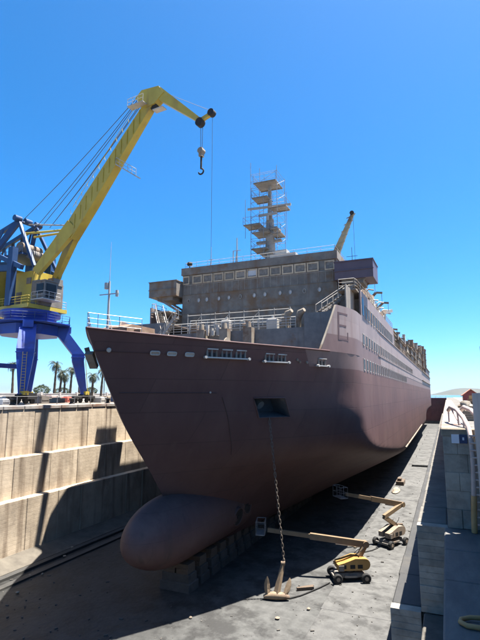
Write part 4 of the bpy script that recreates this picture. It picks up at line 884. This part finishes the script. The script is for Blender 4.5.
for u, z, r in ((26.5, 44.2, .5), (28.0, 44.9, .4), (19.2, 48.8, .5), (19.9, 48.2, .45)):
    t = MB(); t.tube(P(u, -.3, z), P(u, .3, z), r, n=14); t.build('jib_sheave', 'dark', crane)
t = MB(); t.box(P(17.9, -.8, 48.6), (2.4, .9, .1), RZ); rail(t, [P(16.7, -1.2, 48.65), P(19.1, -1.2, 48.65)], .9, 2, .8, .03); t.build('head_platform', 'white', jib)
t = MB(); t.box(P(20.9, -.3, 47.4), (1.5, .8, .1), RZ); t.build('head_platform', 'white', jib)
wk = bm_(13.9)
t = MB(); t.beam(P(14.6, -.2, wk - .6), P(17.9, -.2, wk - 2.9), .8, .12); rail(t, [P(14.6, -.6, wk - .6), P(17.9, -.6, wk - 2.9)], .9, 2, .8, .03); t.build('boom_walkway', 'white', boom)
t = MB(); t.tube(P(-1.5, -.8, 35.9), P(6.2, -.4, bm_(6.2) + 1.3), .16, n=8); t.tube(P(-1.5, .8, 35.9), P(6.2, .4, bm_(6.2) + 1.3), .16, n=8); t.build('luffing_strut', 'crane_y', crane)
t = MB(); t.tube(P(-2.2, 0, 37.6), P(6.0, 0, bm_(6.0) + 2.3), .09, n=6); t.build('luffing_strut', 'scaff', crane)
for (q0, q1) in ((P(-2.0, -.8, 37.9), P(17.3, -.4, 49.9)), (P(-1.4, .9, 36.4), P(17.2, .3, 50.2)), (P(.2, -.6, 36.2), P(17.3, -.2, 49.8)), (P(1.8, .6, 36.6), P(17.4, .4, 49.5)), (P(3.4, -.2, 36.6), P(17.6, 0, 49.3))):
    t = MB(); pts = [q0.lerp(q1, k / 8) - Vector((0, 0, .35 * math.sin(math.pi * k / 8))) for k in range(9)]; t.path(pts, .042, n=5); t.build('hoist_cable', 'cable', crane)
t = MB(); t.tube(P(20, 0, 50.5), P(27.9, 0, 45.2), .025, n=4); t.build('hoist_cable', 'cable', crane)
t = MB(); t.tube(P(28.1, 0, 44.9), P(28.1, 0, 18.9), .022, n=4); t.build('whip_cable', 'cable', crane)
for v in (-.2, .2):
    t = MB(); t.tube(P(26.7, v, 44.0), P(26.7, v * .7, 41.2), .03, n=5); t.build('hook_cable', 'cable', crane)
t = MB(); hb = P(26.7, 0, 40.6); t.box(hb, (.4, .5, 1.0), RZ); t.tube(hb + vz * .32 + Vector((0, 0, .15)), hb - vz * .32 + Vector((0, 0, .15)), .34, n=12)
t.build('hook_block', 'rust_pale', crane)
t = MB(); hk = [hb + Vector((0, 0, -.5)), hb + Vector((0, 0, -1.9))]; t.tube(hk[0], hk[1], .11, n=7)
t.path([hk[1] + az * (.32 * math.sin(a) ) + Vector((0, 0, -.32 + .32 * math.cos(a))) for a in [k * math.pi * 1.45 / 10 for k in range(11)]], .09, n=7); t.build('hook', 'dark', crane)

# ------------------------------------------------------------------ keel blocks
ORD = ['first', 'second', 'third', 'fourth', 'fifth', 'sixth', 'seventh', 'eighth', 'ninth', 'tenth', 'eleventh', 'twelfth', 'thirteenth', 'fourteenth', 'fifteenth', 'sixteenth', 'seventeenth', 'eighteenth', 'nineteenth', 'twentieth']
kb = thing('keel_block', '', 'keel block', (XC, 33.2, 0), group='keel blocks under the ship')
t = MB(); t.cbox((-1.3, -.72, -.05), (1.3, .72, .62), .05); t.build('concrete_base', 'block', kb)
t = MB(); t.cbox((-1.18, -.62, .625), (1.18, .62, 1.2), .05); t.build('concrete_block', 'block', kb)
for x in (-.55, .55):
    t = MB(); t.bbox((x - .48, -.58, 1.203), (x + .48, .58, 1.55)); t.build('timber', 'timber', kb)
t = MB(); t.bbox((-1.05, -.52, 1.552), (1.05, .52, 1.885)); t.build('cap_timber', 'timber', kb)
yy = 33.2
for k in range(20):
    o = kb if k == 0 else copy_tree(kb); o.location = (XC + (.0 if k else .05), yy, 0)
    o['label'] = 'concrete and timber keel block under the bulb, nearest of its row' if k == 0 else ORD[k] + ' concrete and timber keel block from the bulb end of the row'
    yy += 1.95 if k in (0, 1) else 1.72

# ------------------------------------------------------------------ anchor on the dock floor with its chain
an = thing('anchor', 'rusty tan stockless anchor standing on the dock floor on its chain', 'anchor', (-12.0, 34.05, 0), world=True)
A = Vector((-12.0, 34.1, .34)); B = Vector((-11.68, 34.7, 2.3)); dAB = (B - A).normalized()
t = MB(); m1 = A.lerp(B, .55); t.beam(A, m1, .40, .30, w2=.30, h2=.24); t.beam(m1, B, .30, .24, w2=.22, h2=.18); t.tube(B - Vector((.14, .05, 0)), B + Vector((.14, .05, 0)), .16, n=12); t.build('shank', 'anchor', an)
acr = Vector((.86, .30, 0)).normalized(); afw = Vector((-.30, .86, 0))
t = MB(); t.path([A + acr * u * .92 - Vector((0, 0, .06 + .10 * u * u)) for u in (-1, -.7, -.35, 0, .35, .7, 1)], [.12, .2, .25, .28, .25, .2, .12], n=10); t.build('crown', 'anchor', an)
for sg in (-1, 1):
    b0 = A + acr * .62 * sg; dr = (Vector((-.16, .1, 1)) if sg < 0 else Vector((.30, .42, .8))).normalized(); sd = acr
    secs = [(0, .17, .13), (.35, .21, .12), (.7, .20, .09), (1.0, .13, .06), (1.25, .02, .02)]; vs = []
    bend = Vector((.12, -.1, 0)) if sg < 0 else Vector((-.1, -.1, 0)); nrm_ = dr.cross(sd).normalized()
    for q_, w, h in secs:
        c = b0 + dr * q_ + bend * q_ * q_; vs += [c + sd * w + nrm_ * 0, c + nrm_ * h, c - sd * w, c - nrm_ * h]
    t = MB(); t.add(vs, [(i_ * 4 + k, i_ * 4 + (k + 1) % 4, (i_ + 1) * 4 + (k + 1) % 4, (i_ + 1) * 4 + k) for i_ in range(4) for k in range(4)] + [(0, 1, 2, 3)]); t.build('fluke', 'anchor', an)
lk = MB(); rr = []
for k in range(12):
    a = 2 * math.pi * k / 12; rr.append((.075 * math.cos(a), 0, (.12 if math.sin(a) > 0 else -.12) + .075 * math.sin(a)))
lk.path(rr + [rr[0]], .024, n=5); lk = lk.mesh('chain_link', 'chain')
ch = MB(); c0 = B + (B - A).normalized() * .22; c1 = Vector((-12.55, 34.45, 12.72)); ch.lathe([(.06, -.1), (.11, 0), (.06, .12)], c0, 8); sw = ch.build('swivel', 'chain', an)
dch = (c1 - c0); nL = int(dch.length / .27); q = dch.to_track_quat('Z', 'Y')
for k in range(nL):
    e = q.to_matrix().to_euler() if k % 2 == 0 else (q.to_matrix() @ Matrix.Rotation(R(90), 3, 'Z')).to_euler()
    inst('chain_link', lk, sw, c0 + dch * ((k + .5) / nL), rot=e)

# ------------------------------------------------------------------ boom lifts
def boom_lift(label, loc, rz, elbow, tip, mid=None, stowed=False):
    """local frame: x along the chassis"""
    g = thing('boom_lift', label, 'boom lift', loc, rz, 'boom lifts on the dock floor')
    t = MB(); t.cbox((-1.15, -.55, .34), (1.15, .55, .66), .06); t.bbox((-1.32, -.84, .27), (-1.02, .84, .45)); t.bbox((1.02, -.84, .27), (1.32, .84, .45)); t.bbox((-.5, -.7, .36), (.5, .7, .5)); t.build('chassis', 'house', g)
    wm = MB(); wm.lathe([(.16, -.15), (.31, -.155), (.36, -.11), (.37, 0), (.36, .11), (.31, .155), (.16, .15)], (0, 0, 0), 18, smooth=False); wm.lathe([(.15, -.16), (.15, .16)], (0, 0, 0), 10, mi=1); wm = wm.mesh('wheel', ['black', 'scrap'])
    for x in (-1.12, 1.12):
        for y in (-.9, .9): inst('wheel', wm, g, (x, y, .37), rot=(R(90), 0, 0))
    t = MB(); t.tube((0, 0, .66), (0, 0, .84), .48, n=16); t.build('turntable', 'black', g)
    t = MB()   # rounded counterweight end, hood sloping to the front
    prof_ = [(-1.0, .86), (1.15, .86)] + [(1.15 + .42 * math.sin(a), 1.28 - .42 * math.cos(a)) for a in [k * math.pi / 8 for k in range(1, 9)]] + [(.4, 1.72), (-.5, 1.42), (-1.0, 1.3)]
    t.prism(prof_, 1, -.66, -.14); t.prism([(x * .94, z) for x, z in prof_], 1, .14, .66); t.bbox((-.7, -.14, .86), (1.2, .14, 1.15))
    cov = t.build('engine_cover', 'lift_y', g)
    for x in (-.55, .15, .75):
        t = MB(); t.bbox((x - .2, -.675, 1.0), (x + .2, -.658, 1.28)); t.build('cover_vent', 'black', cov)
    t = MB(); t.path([(.9, -.3, 1.6), (.5, -.35, 1.95), (1.0, -.3, 2.2), (1.25, -.2, 2.4)], .035, n=6); t.path([(.9, .3, 1.6), (.6, .33, 1.85), (1.0, .3, 2.15)], .03, n=6); t.build('hydraulic_hose', 'black', g)
    t = MB(); t.bbox((-.95, -.75, .86), (-.55, -.68, 1.25)); t.build('control_box', 'house', cov)
    pts = [Vector((.9, 0, 1.7))] + ([Vector(mid)] if mid else []) + [Vector(elbow)]
    for a, c in zip(pts[:-1], pts[1:]):
        t = MB(); t.beam(a, c, .30, .36); t.build('riser', 'lift_boom', g)
    e = Vector(elbow); tp = Vector(tip); m1 = e.lerp(tp, .56)
    t = MB(); t.beam(e, m1, .34, .46); t.tube(e + Vector((0, -.25, 0)), e + Vector((0, .25, 0)), .25, n=10); bo = t.build('boom', 'lift_boom', g)
    t = MB(); t.beam(m1 - (tp - e).normalized() * .3, tp, .24, .32); t.build('boom_extension', 'lift_boom', bo)
    t = MB(); t.tube(e.lerp(tp, .06) + Vector((0, 0, -.25)), e.lerp(tp, .3) + Vector((0, 0, -.3)), .06, n=7); t.build('lift_cylinder', 'steel', bo)
    d = (tp - e); d.z = 0; d.normalize(); s_ = Vector((-d.y, d.x, 0)); c = tp + d * .55 - Vector((0, 0, .25))
    t = MB(); t.beam(c - s_ * .75, c + s_ * .75, .75, .06)
    cor = [c - s_ * .75 - d * .36, c + s_ * .75 - d * .36, c + s_ * .75 + d * .36, c - s_ * .75 + d * .36]
    rail(t, cor + [cor[0]], 1.0, 2, .8, .022); t.build('basket', 'scaff', g)
    return g
def to_local(p, loc, rz):
    return Matrix.Rotation(-rz, 3, 'Z') @ (Vector(p) - Vector(loc))
l1 = Vector((-8.0, 39.9, 0)); r1 = R(28)
boom_lift('orange boom lift with its long arm stretched towards the bulb', l1, r1, to_local((-6.75, 40.75, 2.55), l1, r1), to_local((-14.3, 38.6, 3.35), l1, r1))
l2 = Vector((-5.9, 50.2, 0)); r2 = R(60)
g2 = boom_lift('brown boom lift beyond the orange one, arm raised towards the hull', l2, r2, to_local((-4.85, 51.9, 3.5), l2, r2), to_local((-9.6, 47.6, 4.9), l2, r2), mid=to_local((-6.3, 49.3, 2.75), l2, r2))
for chd in g2.children:
    if chd.name.startswith('engine_cover'):
        chd.data.materials[0] = M['scrap']

# ------------------------------------------------------------------ pipe-railed ladder, sign and mooring ring by the right wall
ld = thing('dock_ladder', 'pinkish white hooped pipe ladder climbing the right dock wall', 'ladder', (.9, 22.85, L1), world=True)
for dx, dy in ((0, 0), (.62, -.15)):
    t = MB(); pts = [Vector((.02 + dx, 28.6 + dy, 13.55)), Vector((.14 + dx, 27.4 + dy, 13.75)), Vector((.40 + dx, 25.6 + dy, 13.65)), Vector((.62 + dx, 24.2 + dy, 13.35)), Vector((.78 + dx, 23.35 + dy, 12.95)), Vector((.84 + dx, 22.95 + dy, 12.3)), Vector((.84 + dx, 22.88 + dy, 11.4)), Vector((.78 + dx, 22.85 + dy, 10.2))]
    t.path(pts, .105, n=10); t.build('stringer', 'pink_rail', ld)
    t = MB(); t.path([Vector((.78 + dx, 22.85 + dy, 10.2)), Vector((.72 + dx, 22.85 + dy, 9.3)), Vector((.70 + dx, 22.85 + dy, L1 + .02))], .12, n=10); t.build('stringer', 'ochre', ld)
rg = MB().tube((0, 0, 0), (.62, -.15, 0), .04, n=7).mesh('rung', 'pink_rail')
for k in range(13): inst('rung', rg, ld, (.76, 22.86, L1 + .35 + k * .3))
for (p, q_) in (((.02, 28.6, 13.55), (.02, 28.6, QR)), ((.40, 25.6, 13.62), (.45, 25.6, QR)), ((.14, 27.4, 13.7), (.5, 25.8, QR + .05)), ((.62, 24.2, 13.3), (.62, 24.2, QR))):
    t = MB(); t.tube(p, q_, .045, n=7); t.build('brace', 'pink_rail', ld)
sg = thing('wall_sign', 'small white and navy enamel sign on the end of the right wall', 'sign', (.36, YN - .05, 12.25), world=True)
t = MB(); t.bbox((.06, YN - .12, 12.28), (.37, YN - .085, 12.66)); t.build('white_plate', 'signwhite', sg)
t = MB(); t.bbox((.385, YN - .12, 12.28), (.69, YN - .085, 12.66)); t.build('navy_plate', 'signblue', sg)
t = MB(); t.bbox((.50, YN - .126, 12.42), (.57, YN - .121, 12.54)); t.build('sign_mark', 'signwhite', sg)
t = MB(); t.path([(.98, 14.35, L1 + .14), (.6, 14.3, L1 + .12), (.2, 14.25, L1 + .10), (-.02, 14.1, L1 + .08), (-.05, 13.95, L1 + .07), (.1, 13.8, L1 + .07), (.4, 13.8, L1 + .07), (.72, 13.9, L1 + .06)], .06, n=8)
tag(t.build('mooring_hook', 'ochre'), 'ochre U-shaped mooring hook lying on the shaded ledge', 'hook')

# ------------------------------------------------------------------ dock gate and things on the right quay
gt = thing('dock_gate', 'dark red steel caisson gate closing the far end of the dock', 'gate', (-19, YE, 0), world=True)
t = MB(); t.bbox((-37.4, YE - 1.2, -.3), (-.35, YE + 3, 12.7)); t.build('gate_body', 'gate', gt)
for k in range(12):
    t = MB(); x = -36 + k * 3.1; t.bbox((x, YE - 1.45, 0), (x + .35, YE - 1.19, 12.2)); t.build('gate_rib', 'gate', gt)
t = MB(); rail(t, [(-37, YE, 12.7), (-.6, YE, 12.7)], 1.1, 2, 2.5, .05); t.build('gate_railing', 'rail', gt)
t = MB(); t.bbox((-34, YE - 2.5, -.1), (-3.3, YE - 1.5, 1.2)); tag(t.build('dock_sill', 'slab'), kind='structure')
hut = thing('quay_hut', 'small red and salmon gabled hut on the right quay near the sea', 'hut', (6.2, 105, QR), world=True)
t = MB(); t.prism([(2.9, QR), (5.7, QR), (5.7, 14.3), (4.3, 15.2), (2.9, 14.3)], 1, 103, 108, 0); t.build('wall', 'gate', hut)
t = MB(); t.add([(2.6, 102.7, 14.05), (4.3, 102.7, 15.32), (4.3, 108.3, 15.32), (2.6, 108.3, 14.05), (6.0, 102.7, 14.05), (6.0, 108.3, 14.05), (2.6, 102.7, 14.2), (4.3, 102.7, 15.47), (4.3, 108.3, 15.47), (2.6, 108.3, 14.2), (6.0, 102.7, 14.2), (6.0, 108.3, 14.2)],
    [(0, 1, 2, 3), (1, 4, 5, 2), (6, 9, 8, 7), (7, 8, 11, 10), (0, 6, 7, 1), (1, 7, 10, 4), (3, 2, 8, 9), (2, 5, 11, 8), (0, 3, 9, 6), (4, 10, 11, 5)]); t.build('roof', 'roof_red', hut)
t = MB(); t.bbox((3.9, 102.93, QR), (4.8, 102.99, 14.2)); t.build('door', 'ochre', hut)
rnd = random.Random(3)
desc = ['low tan crate by the coping', 'tall brown crate', 'rust drum beside the crates', 'pale plank stack', 'brown pallet stack', 'dark drum', 'tan tarpaulin heap', 'small grey box', 'bundle of rusty pipes', 'wide brown crate']
spots = [(1.3, 32), (1.8, 36), (1.2, 41), (2.2, 44), (1.5, 50), (2.8, 55), (1.9, 61), (3.0, 68), (2.3, 76), (3.4, 86)]
for k, (x, y) in enumerate(spots):
    t = MB(); nm = 'crate'
    if 'drum' in desc[k]: t.lathe([(.3, 0), (.31, .05), (.29, .3), (.31, .32), (.29, .6), (.31, .88), (.28, .9)], (x, y, QR), 14); nm = 'oil_drum'
    elif 'pipes' in desc[k]:
        nm = 'pipe_bundle'
        for j in range(6): t.tube((x - .3 + .2 * (j % 3), y - 1.5, QR + .12 + .19 * (j // 3)), (x - .1 + .2 * (j % 3), y + 1.6, QR + .12 + .19 * (j // 3)), .09, n=8)
    elif 'heap' in desc[k]: nm = 'tarpaulin'; t.lathe([(.9, 0), (.95, .2), (.6, .42), (.5, .7), (.15, .8)], (x, y, QR), 7, smooth=False)
    else:
        w, d, h = rnd.uniform(.6, 1.1), rnd.uniform(.8, 1.6), rnd.uniform(.4, .9); nm = 'pallet_stack' if 'stack' in desc[k] else 'crate'
        for j in range(4): t.bbox((x - w / 2, y - d / 2, QR + h * j / 4), (x + w / 2, y + d / 2, QR + h * (j + .8) / 4))
        t.bbox((x - w / 2 + .05, y - d / 2 + .05, QR), (x + w / 2 - .05, y + d / 2 - .05, QR + h * .95))
    tag(t.build(nm, ['scrap', 'rust', 'rust_pale', 'timber'][k % 4]), desc[k] + ' on the right quay, ' + ORD[k] + ' from the ladder', nm.replace('_', ' '), 'clutter on the right quay')

# ------------------------------------------------------------------ left quay: low wall, palms, clutter
bw = thing('boundary_wall', 'long low whitewashed wall behind the crane legs', 'wall', (-92, 60, QL), world=True)
seg = MB().bbox((-.15, 0, 0), (.15, 5.9, 1.25)).bbox((-.22, 0, 1.25), (.22, 5.9, 1.38)).mesh('wall_panel', 'plaster'); pil = MB().bbox((-.3, -.3, 0), (.3, .3, 1.7)).mesh('pillar', 'plaster')
for k in range(30):
    y = 20 + k * 6.2; inst('wall_panel', seg, bw, (-92, y + .2, QL)); inst('pillar', pil, bw, (-92, y, QL))
def palm(loc, h, seed, label, lean=0.0, crown=1.0):
    rnd = random.Random(seed); g = thing('palm_tree', label, 'palm tree', loc, 0, 'palms along the far quay')
    top = Vector((lean, lean * .4, h)); t = MB(); n = 12
    t.path([Vector((lean * (k / n) ** 2, lean * .4 * (k / n) ** 2, h * k / n)) for k in range(n + 1)], [.34 - .14 * k / n + (.04 if k % 2 else 0) for k in range(n + 1)], n=8); t.build('trunk', 'trunk', g)
    t = MB()
    for f in range(34):
        a = rnd.uniform(0, 2 * math.pi); el = rnd.uniform(-.7, 1.25); L = crown * rnd.uniform(1.7, 2.5); d = Vector((math.cos(a), math.sin(a), 0)); s_ = Vector((-d.y, d.x, 0)); p = top.copy(); pts = [p.copy()]; e = el
        for k in range(6):
            p = p + (d * math.cos(e) + Vector((0, 0, math.sin(e)))) * L / 6; e -= .34; pts.append(p.copy())
        for k in range(6):
            m_ = pts[k].lerp(pts[k + 1], .5); w = .5 * crown * math.sin(math.pi * (k + .9) / 7)
            for sgn in (-1, 1):
                for j in range(2):
                    b0 = pts[k].lerp(pts[k + 1], j * .5); b1 = pts[k].lerp(pts[k + 1], j * .5 + .38); tp = b1 + s_ * sgn * w + (pts[k + 1] - pts[k]) * .5 - Vector((0, 0, .22 + .1 * rnd.random()))
                    t.add([b0, b1, tp], [(0, 1, 2)])
    t.build('crown', 'frond', g)
    return g
def at(px, depth, z):   # a spot at the given bearing and distance on the quay, baked to world coordinates
    r = (px - 240) / 476.0 * depth; a = R(23.5)
    return (r * math.cos(a) - depth * math.sin(a), r * math.sin(a) + depth * math.cos(a), z)
for k, (px, dp, h, lab, cr) in enumerate((
    (12, 128, 9.0, 'palm tree seen between the access stairs at the far left', 1.0), (54, 126, 9.0, 'tallest palm tree standing between the two front crane legs', 1.05),
    (59.5, 134, 7.2, 'palm tree just behind the tallest one between the crane legs', 1.2), (64, 140, 6.4, 'short palm between the two taller palms in the crane opening', 1.1),
    (70, 130, 8.0, 'slender palm tree close to the right crane leg', .9), (79, 140, 7.0, 'palm tree half hidden by the right crane leg', .9), (92, 130, 6.2, 'bushy palm tree just right of the right crane leg', 1.1),
    (101, 128, 7.4, 'palm tree nearest the ship\'s stem', .95), (21, 150, 6.8, 'small palm tree behind the left crane leg', .9))):
    palm(at(px, dp, QL - .02), h, k + 40, lab, lean=(-.3, .2, .4, 0, .25, -.2, .1, .3, .2)[k], crown=cr)
def bush(loc, r, h, seed, label):
    rnd = random.Random(seed); g = thing('bush', label, 'bush', loc, 0, 'bushes behind the low wall'); t = MB()
    for k in range(1800):
        v = Vector((rnd.gauss(0, 1), rnd.gauss(0, 1), rnd.gauss(0, 1))).normalized() * rnd.uniform(.55, 1.0) ** .5
        p = Vector((v.x * r * (1 + .25 * math.sin(5 * v.z)), v.y * r, h * .55 + v.z * h * .5)); s_ = rnd.uniform(.12, .26)
        e = [Vector((rnd.uniform(-1, 1), rnd.uniform(-1, 1), rnd.uniform(-1, 1))).normalized() * s_ for _ in range(3)]; t.add([p + e[0], p + e[1], p + e[2]], [(0, 1, 2)])
    t.build('foliage', 'leaf', g); t = MB(); t.tube((0, 0, 0), (.1, 0, h * .6), .18, .08, n=7); t.build('stem', 'trunk', g)
bush(at(41.5, 120, QL - .02), 1.9, 3.4, 1, 'round green bush left of the tallest palm'); bush(at(62, 150, QL - .02), 2.6, 3.2, 2, 'dark bush at the foot of the palms in the crane opening'); bush(at(91, 138, QL - .02), 1.6, 3.2, 3, 'green bush beside the bushy palm')
# quay-edge posts with a wire
for k in range(16):
    t = MB(); y = 26 + k * 2.6; x = -38.3; t.tube((x, y, QL + .02), (x, y, QL + .95), .035, n=6); t.lathe([(.08, 0), (.08, .04)], (x, y, QL + .02), 8)
    if k < 15: t.tube((x, y, QL + .9), (x, y + 2.6, QL + .9), .014, n=4)
    tag(t.build('edge_post', 'scaff'), 'thin grey edge post with wire on the white coping, ' + ORD[k] + ' from the left', 'post', 'posts along the left quay edge')
t = MB(); t.tube((-37.42, 49.0, QL - .12), (-37.30, 49.0, QL - .12), .36, n=20); t.tube((-37.31, 49.0, QL - .12), (-37.27, 49.0, QL - .12), .24, n=20); tag(t.build('round_marker', 'red'), 'round faded red marker on the white coping below the right crane leg', 'marker')
def clutter(nm, lab, cat, loc, size, m, grp='things lying on the left quay'):
    t = MB(); x, y = loc; w, d, h = size
    t.cbox((x - w / 2, y - d / 2, QL), (x + w / 2, y + d / 2, QL + h), .05); t.bbox((x - w / 2 - .05, y - d / 2 + .1, QL + h * .45), (x + w / 2 + .05, y + d / 2 - .1, QL + h * .55)); t.bbox((x - w * .3, y - d * .3, QL + h - .01), (x + w * .3, y + d * .3, QL + h + .1))
    return tag(t.build(nm, m), lab, cat, grp)
for nm, lab, cat, px, dp, size, m in (
    ('electrical_cabinet', 'blue-green cabinet on the quay beside the stem of the ship', 'cabinet', 115.5, 70, (1.0, 1.0, 1.9), 'crane_lb'),
    ('equipment_crate', 'white crate left of the left crane foot', 'crate', 8, 66, (1.6, 1.6, .8), 'white'), ('equipment_crate', 'dark crate just right of the left crane foot', 'crate', 41, 60, (1.6, 1.3, .9), 'house'),
    ('equipment_crate', 'pale crate between the crane feet', 'crate', 56, 64, (2.2, 1.2, .6), 'rust_pale'), ('equipment_crate', 'small red crate between the crane feet', 'crate', 67, 68, (1.2, 1.0, .7), 'red'),
    ('equipment_crate', 'white crate right of the right crane foot', 'crate', 99, 66, (1.8, 1.2, .7), 'white'), ('equipment_crate', 'tan crate beside the blue-green cabinet', 'crate', 107, 74, (1.5, 1.5, .8), 'scrap'),
    ('equipment_crate', 'long pale crate far behind the crane', 'crate', 74, 88, (3.2, 1.4, .8), 'plaster'), ('equipment_crate', 'rusty crate behind the left crane leg', 'crate', 31, 84, (2.2, 1.4, .9), 'rust'),
    ('equipment_crate', 'pink-white crate near the palms', 'crate', 50, 96, (2.6, 1.6, .9), 'pink_rail'), ('equipment_crate', 'grey box close to the edge posts at the far left', 'crate', 3, 52, (1.2, 1.0, .6), 'steel')):
    p = at(px, dp, QL); clutter(nm, lab, cat, (p[0], p[1]), size, m)
for px, dp, lab in ((13, 50, 'black mooring bollard at the left of the coping'), (72, 54.5, 'black mooring bollard between the crane feet'), (108, 58, 'black mooring bollard nearest the ship')):
    p = at(px, dp, QL); t = MB(); t.lathe([(.32, 0), (.3, .08), (.2, .15), (.19, .45), (.33, .55), (.33, .62), (.15, .7)], p, 14); tag(t.build('mooring_bollard', 'black'), lab, 'bollard', 'bollards on the left quay')
# lamp frame near the stem
p = at(107.5, 92, QL); t = MB()
for dx in (-.9, .9): t.tube((p[0] + dx, p[1], QL), (p[0] + dx, p[1], QL + 4.2), .07, n=6)
t.tube((p[0] - .95, p[1], QL + 4.2), (p[0] + .95, p[1], QL + 4.2), .07, n=6); tag(t.build('gantry_frame', 'black'), 'thin dark goalpost frame beside the stem of the ship', 'frame')

# ------------------------------------------------------------------ small things on the dock floor
for k, (x, y) in enumerate(((-33.6, 37.2), (-32.4, 35.0), (-32.9, 31.6), (-31.6, 30.4), (-30.9, 31.0), (-29.8, 27.6), (-34.4, 39.5), (-16.2, 29.2), (-11, 31.4), (-9.5, 33.5))):
    t = MB(); rnd = random.Random(k); n = 7
    t.lathe([(.10 * rnd.uniform(.8, 1.3), -.02), (.13 * rnd.uniform(.8, 1.3), .05), (.06, .1)], (x, y, .03), n, smooth=False); tag(t.build('loose_stone', 'stone_top'), ('pale loose stone on the dark floor by the left wall, ' if x < -20 else 'pale loose stone on the open floor near the anchor, ') + ORD[k if x < -20 else k - 7] + (' of its scatter counted from the far end' if False else ' in its scatter'), 'stone', 'loose stones on the dock floor')
t = MB(); t.path([(-11.2, 34.6, .05), (-10.6, 35.4, .05), (-10.2, 36.2, .05), (-9.7, 37.3, .05), (-9.2, 38.6, .05)], .045, n=6); tag(t.build('hose', 'black'), 'dark hose lying between the anchor and the orange lift', 'hose')
t = MB(); t.path([(-8.6, 46.2, .06), (-8.0, 46.7, .06), (-7.3, 47.6, .06), (-6.9, 48.6, .06)], .06, n=6); tag(t.build('pipe', 'black'), 'dark pipe lying in front of the brown lift', 'pipe')
t = MB(); t.beam((-9.0, 47.9, .06), (-8.2, 48.8, .06), .25, .08); tag(t.build('plank', 'rust_pale'), 'short pale plank on the floor before the brown lift', 'plank')
t = MB(); t.lathe([(.7, 0), (.75, .15), (.5, .35), (.45, .42), (.15, .5)], (0, 0, 0), 9, smooth=False); o = t.build('tarpaulin', 'rust_pale'); o.location = (-7.9, 77, 0); o.scale = (.8, 3.0, 1); tag(o, 'tan tarpaulin bundle on the floor close under the hull', 'tarpaulin')
t = MB(); t.bbox((-8.4, 82, 0), (-7.2, 85, .6)); t.bbox((-8.2, 82.5, .6), (-7.6, 84, 1.0)); tag(t.build('timber_stack', 'timber'), 'dark timber stack beyond the tan tarpaulin', 'timber')
sl = MB().cbox((0, .03, -.1), (3.4, 7.4, .45), .06).mesh('floor_slab', 'slab')
for k in range(13): inst('floor_slab', sl, None, (-7.4 + .15 * (k % 2), 104 + k * 7.5, 0)); 
for o in [o for o in COL.objects if o.name.startswith('floor_slab')]: o['kind'] = 'structure'

# ------------------------------------------------------------------ the air over the bay
hz = MB(); hz.bbox((-15000, -15000, -2.0), (15000, 15000, 90.0)); hzo = hz.build('haze', 'black'); tag(hzo, kind='stuff')
hm = bpy.data.materials.new('haze_air'); hm.use_nodes = True; hn = hm.node_tree.nodes; hn.remove(hn['Principled BSDF'])
hv = hn.new('ShaderNodeVolumePrincipled'); hv.inputs['Color'].default_value = (0.72, 0.86, 1.0, 1); hv.inputs['Density'].default_value = 0.000028; hv.inputs['Anisotropy'].default_value = 0.2
hm.node_tree.links.new(hv.outputs[0], hn['Material Output'].inputs['Volume']); hzo.data.materials.clear(); hzo.data.materials.append(hm)

# ------------------------------------------------------------------ smoother concrete apron along the right of the floor
ap = MB().cbox((0.0, .015, -.25), (5.9, 5.985, 0), .02).mesh('apron_slab', 'slab')
for k in range(36):
    o = inst('apron_slab', ap, dock_floor, (0, 0, 0)); o.location = Vector((-8.75 + .06 * math.sin(k * 2.3), 4 + k * 6.0, .015 + .006 * math.sin(k * 1.7))) - dock_floor.location

# ------------------------------------------------------------------ grit and scraps strewn over the floor
rnd = random.Random(77); t = MB()
for k in range(700):
    x = rnd.uniform(-33, -3.6); y = 22 + 70 * rnd.random() ** 1.6; r_ = rnd.choice([.025, .03, .04, .05, .08]); z = .03 if x > -8.7 else -.10 + .10 * math.cos((x + 19.5) / 17.5 * 1.5)
    a = rnd.uniform(0, 3); e = rnd.uniform(1, 3.5)
    t.box((x, y, z + r_ * .3), (r_ * e, r_ * 1.2, r_ * .8), Matrix.Rotation(a, 3, 'Z'))
tag(t.build('floor_grit', 'grit'), 'small scraps and grit strewn over the dock floor', 'grit', kind='stuff')
for k, (x, y, a, lab) in enumerate(((-10.6, 36.6, .6, 'short timber baulk lying left of the orange lift'), (-9.6, 43.6, 1.2, 'short timber baulk beyond the orange lift'), (-6.0, 57.5, .3, 'short timber baulk behind the brown lift'))):
    t = MB(); t.box((x, y, .12), (1.3, .2, .18), Matrix.Rotation(a, 3, 'Z')); t.box((x + .1, y + .25, .12), (1.0, .18, .17), Matrix.Rotation(a + .15, 3, 'Z')); tag(t.build('timber_baulk', 'timber'), lab, 'timber', 'timbers on the dock floor')
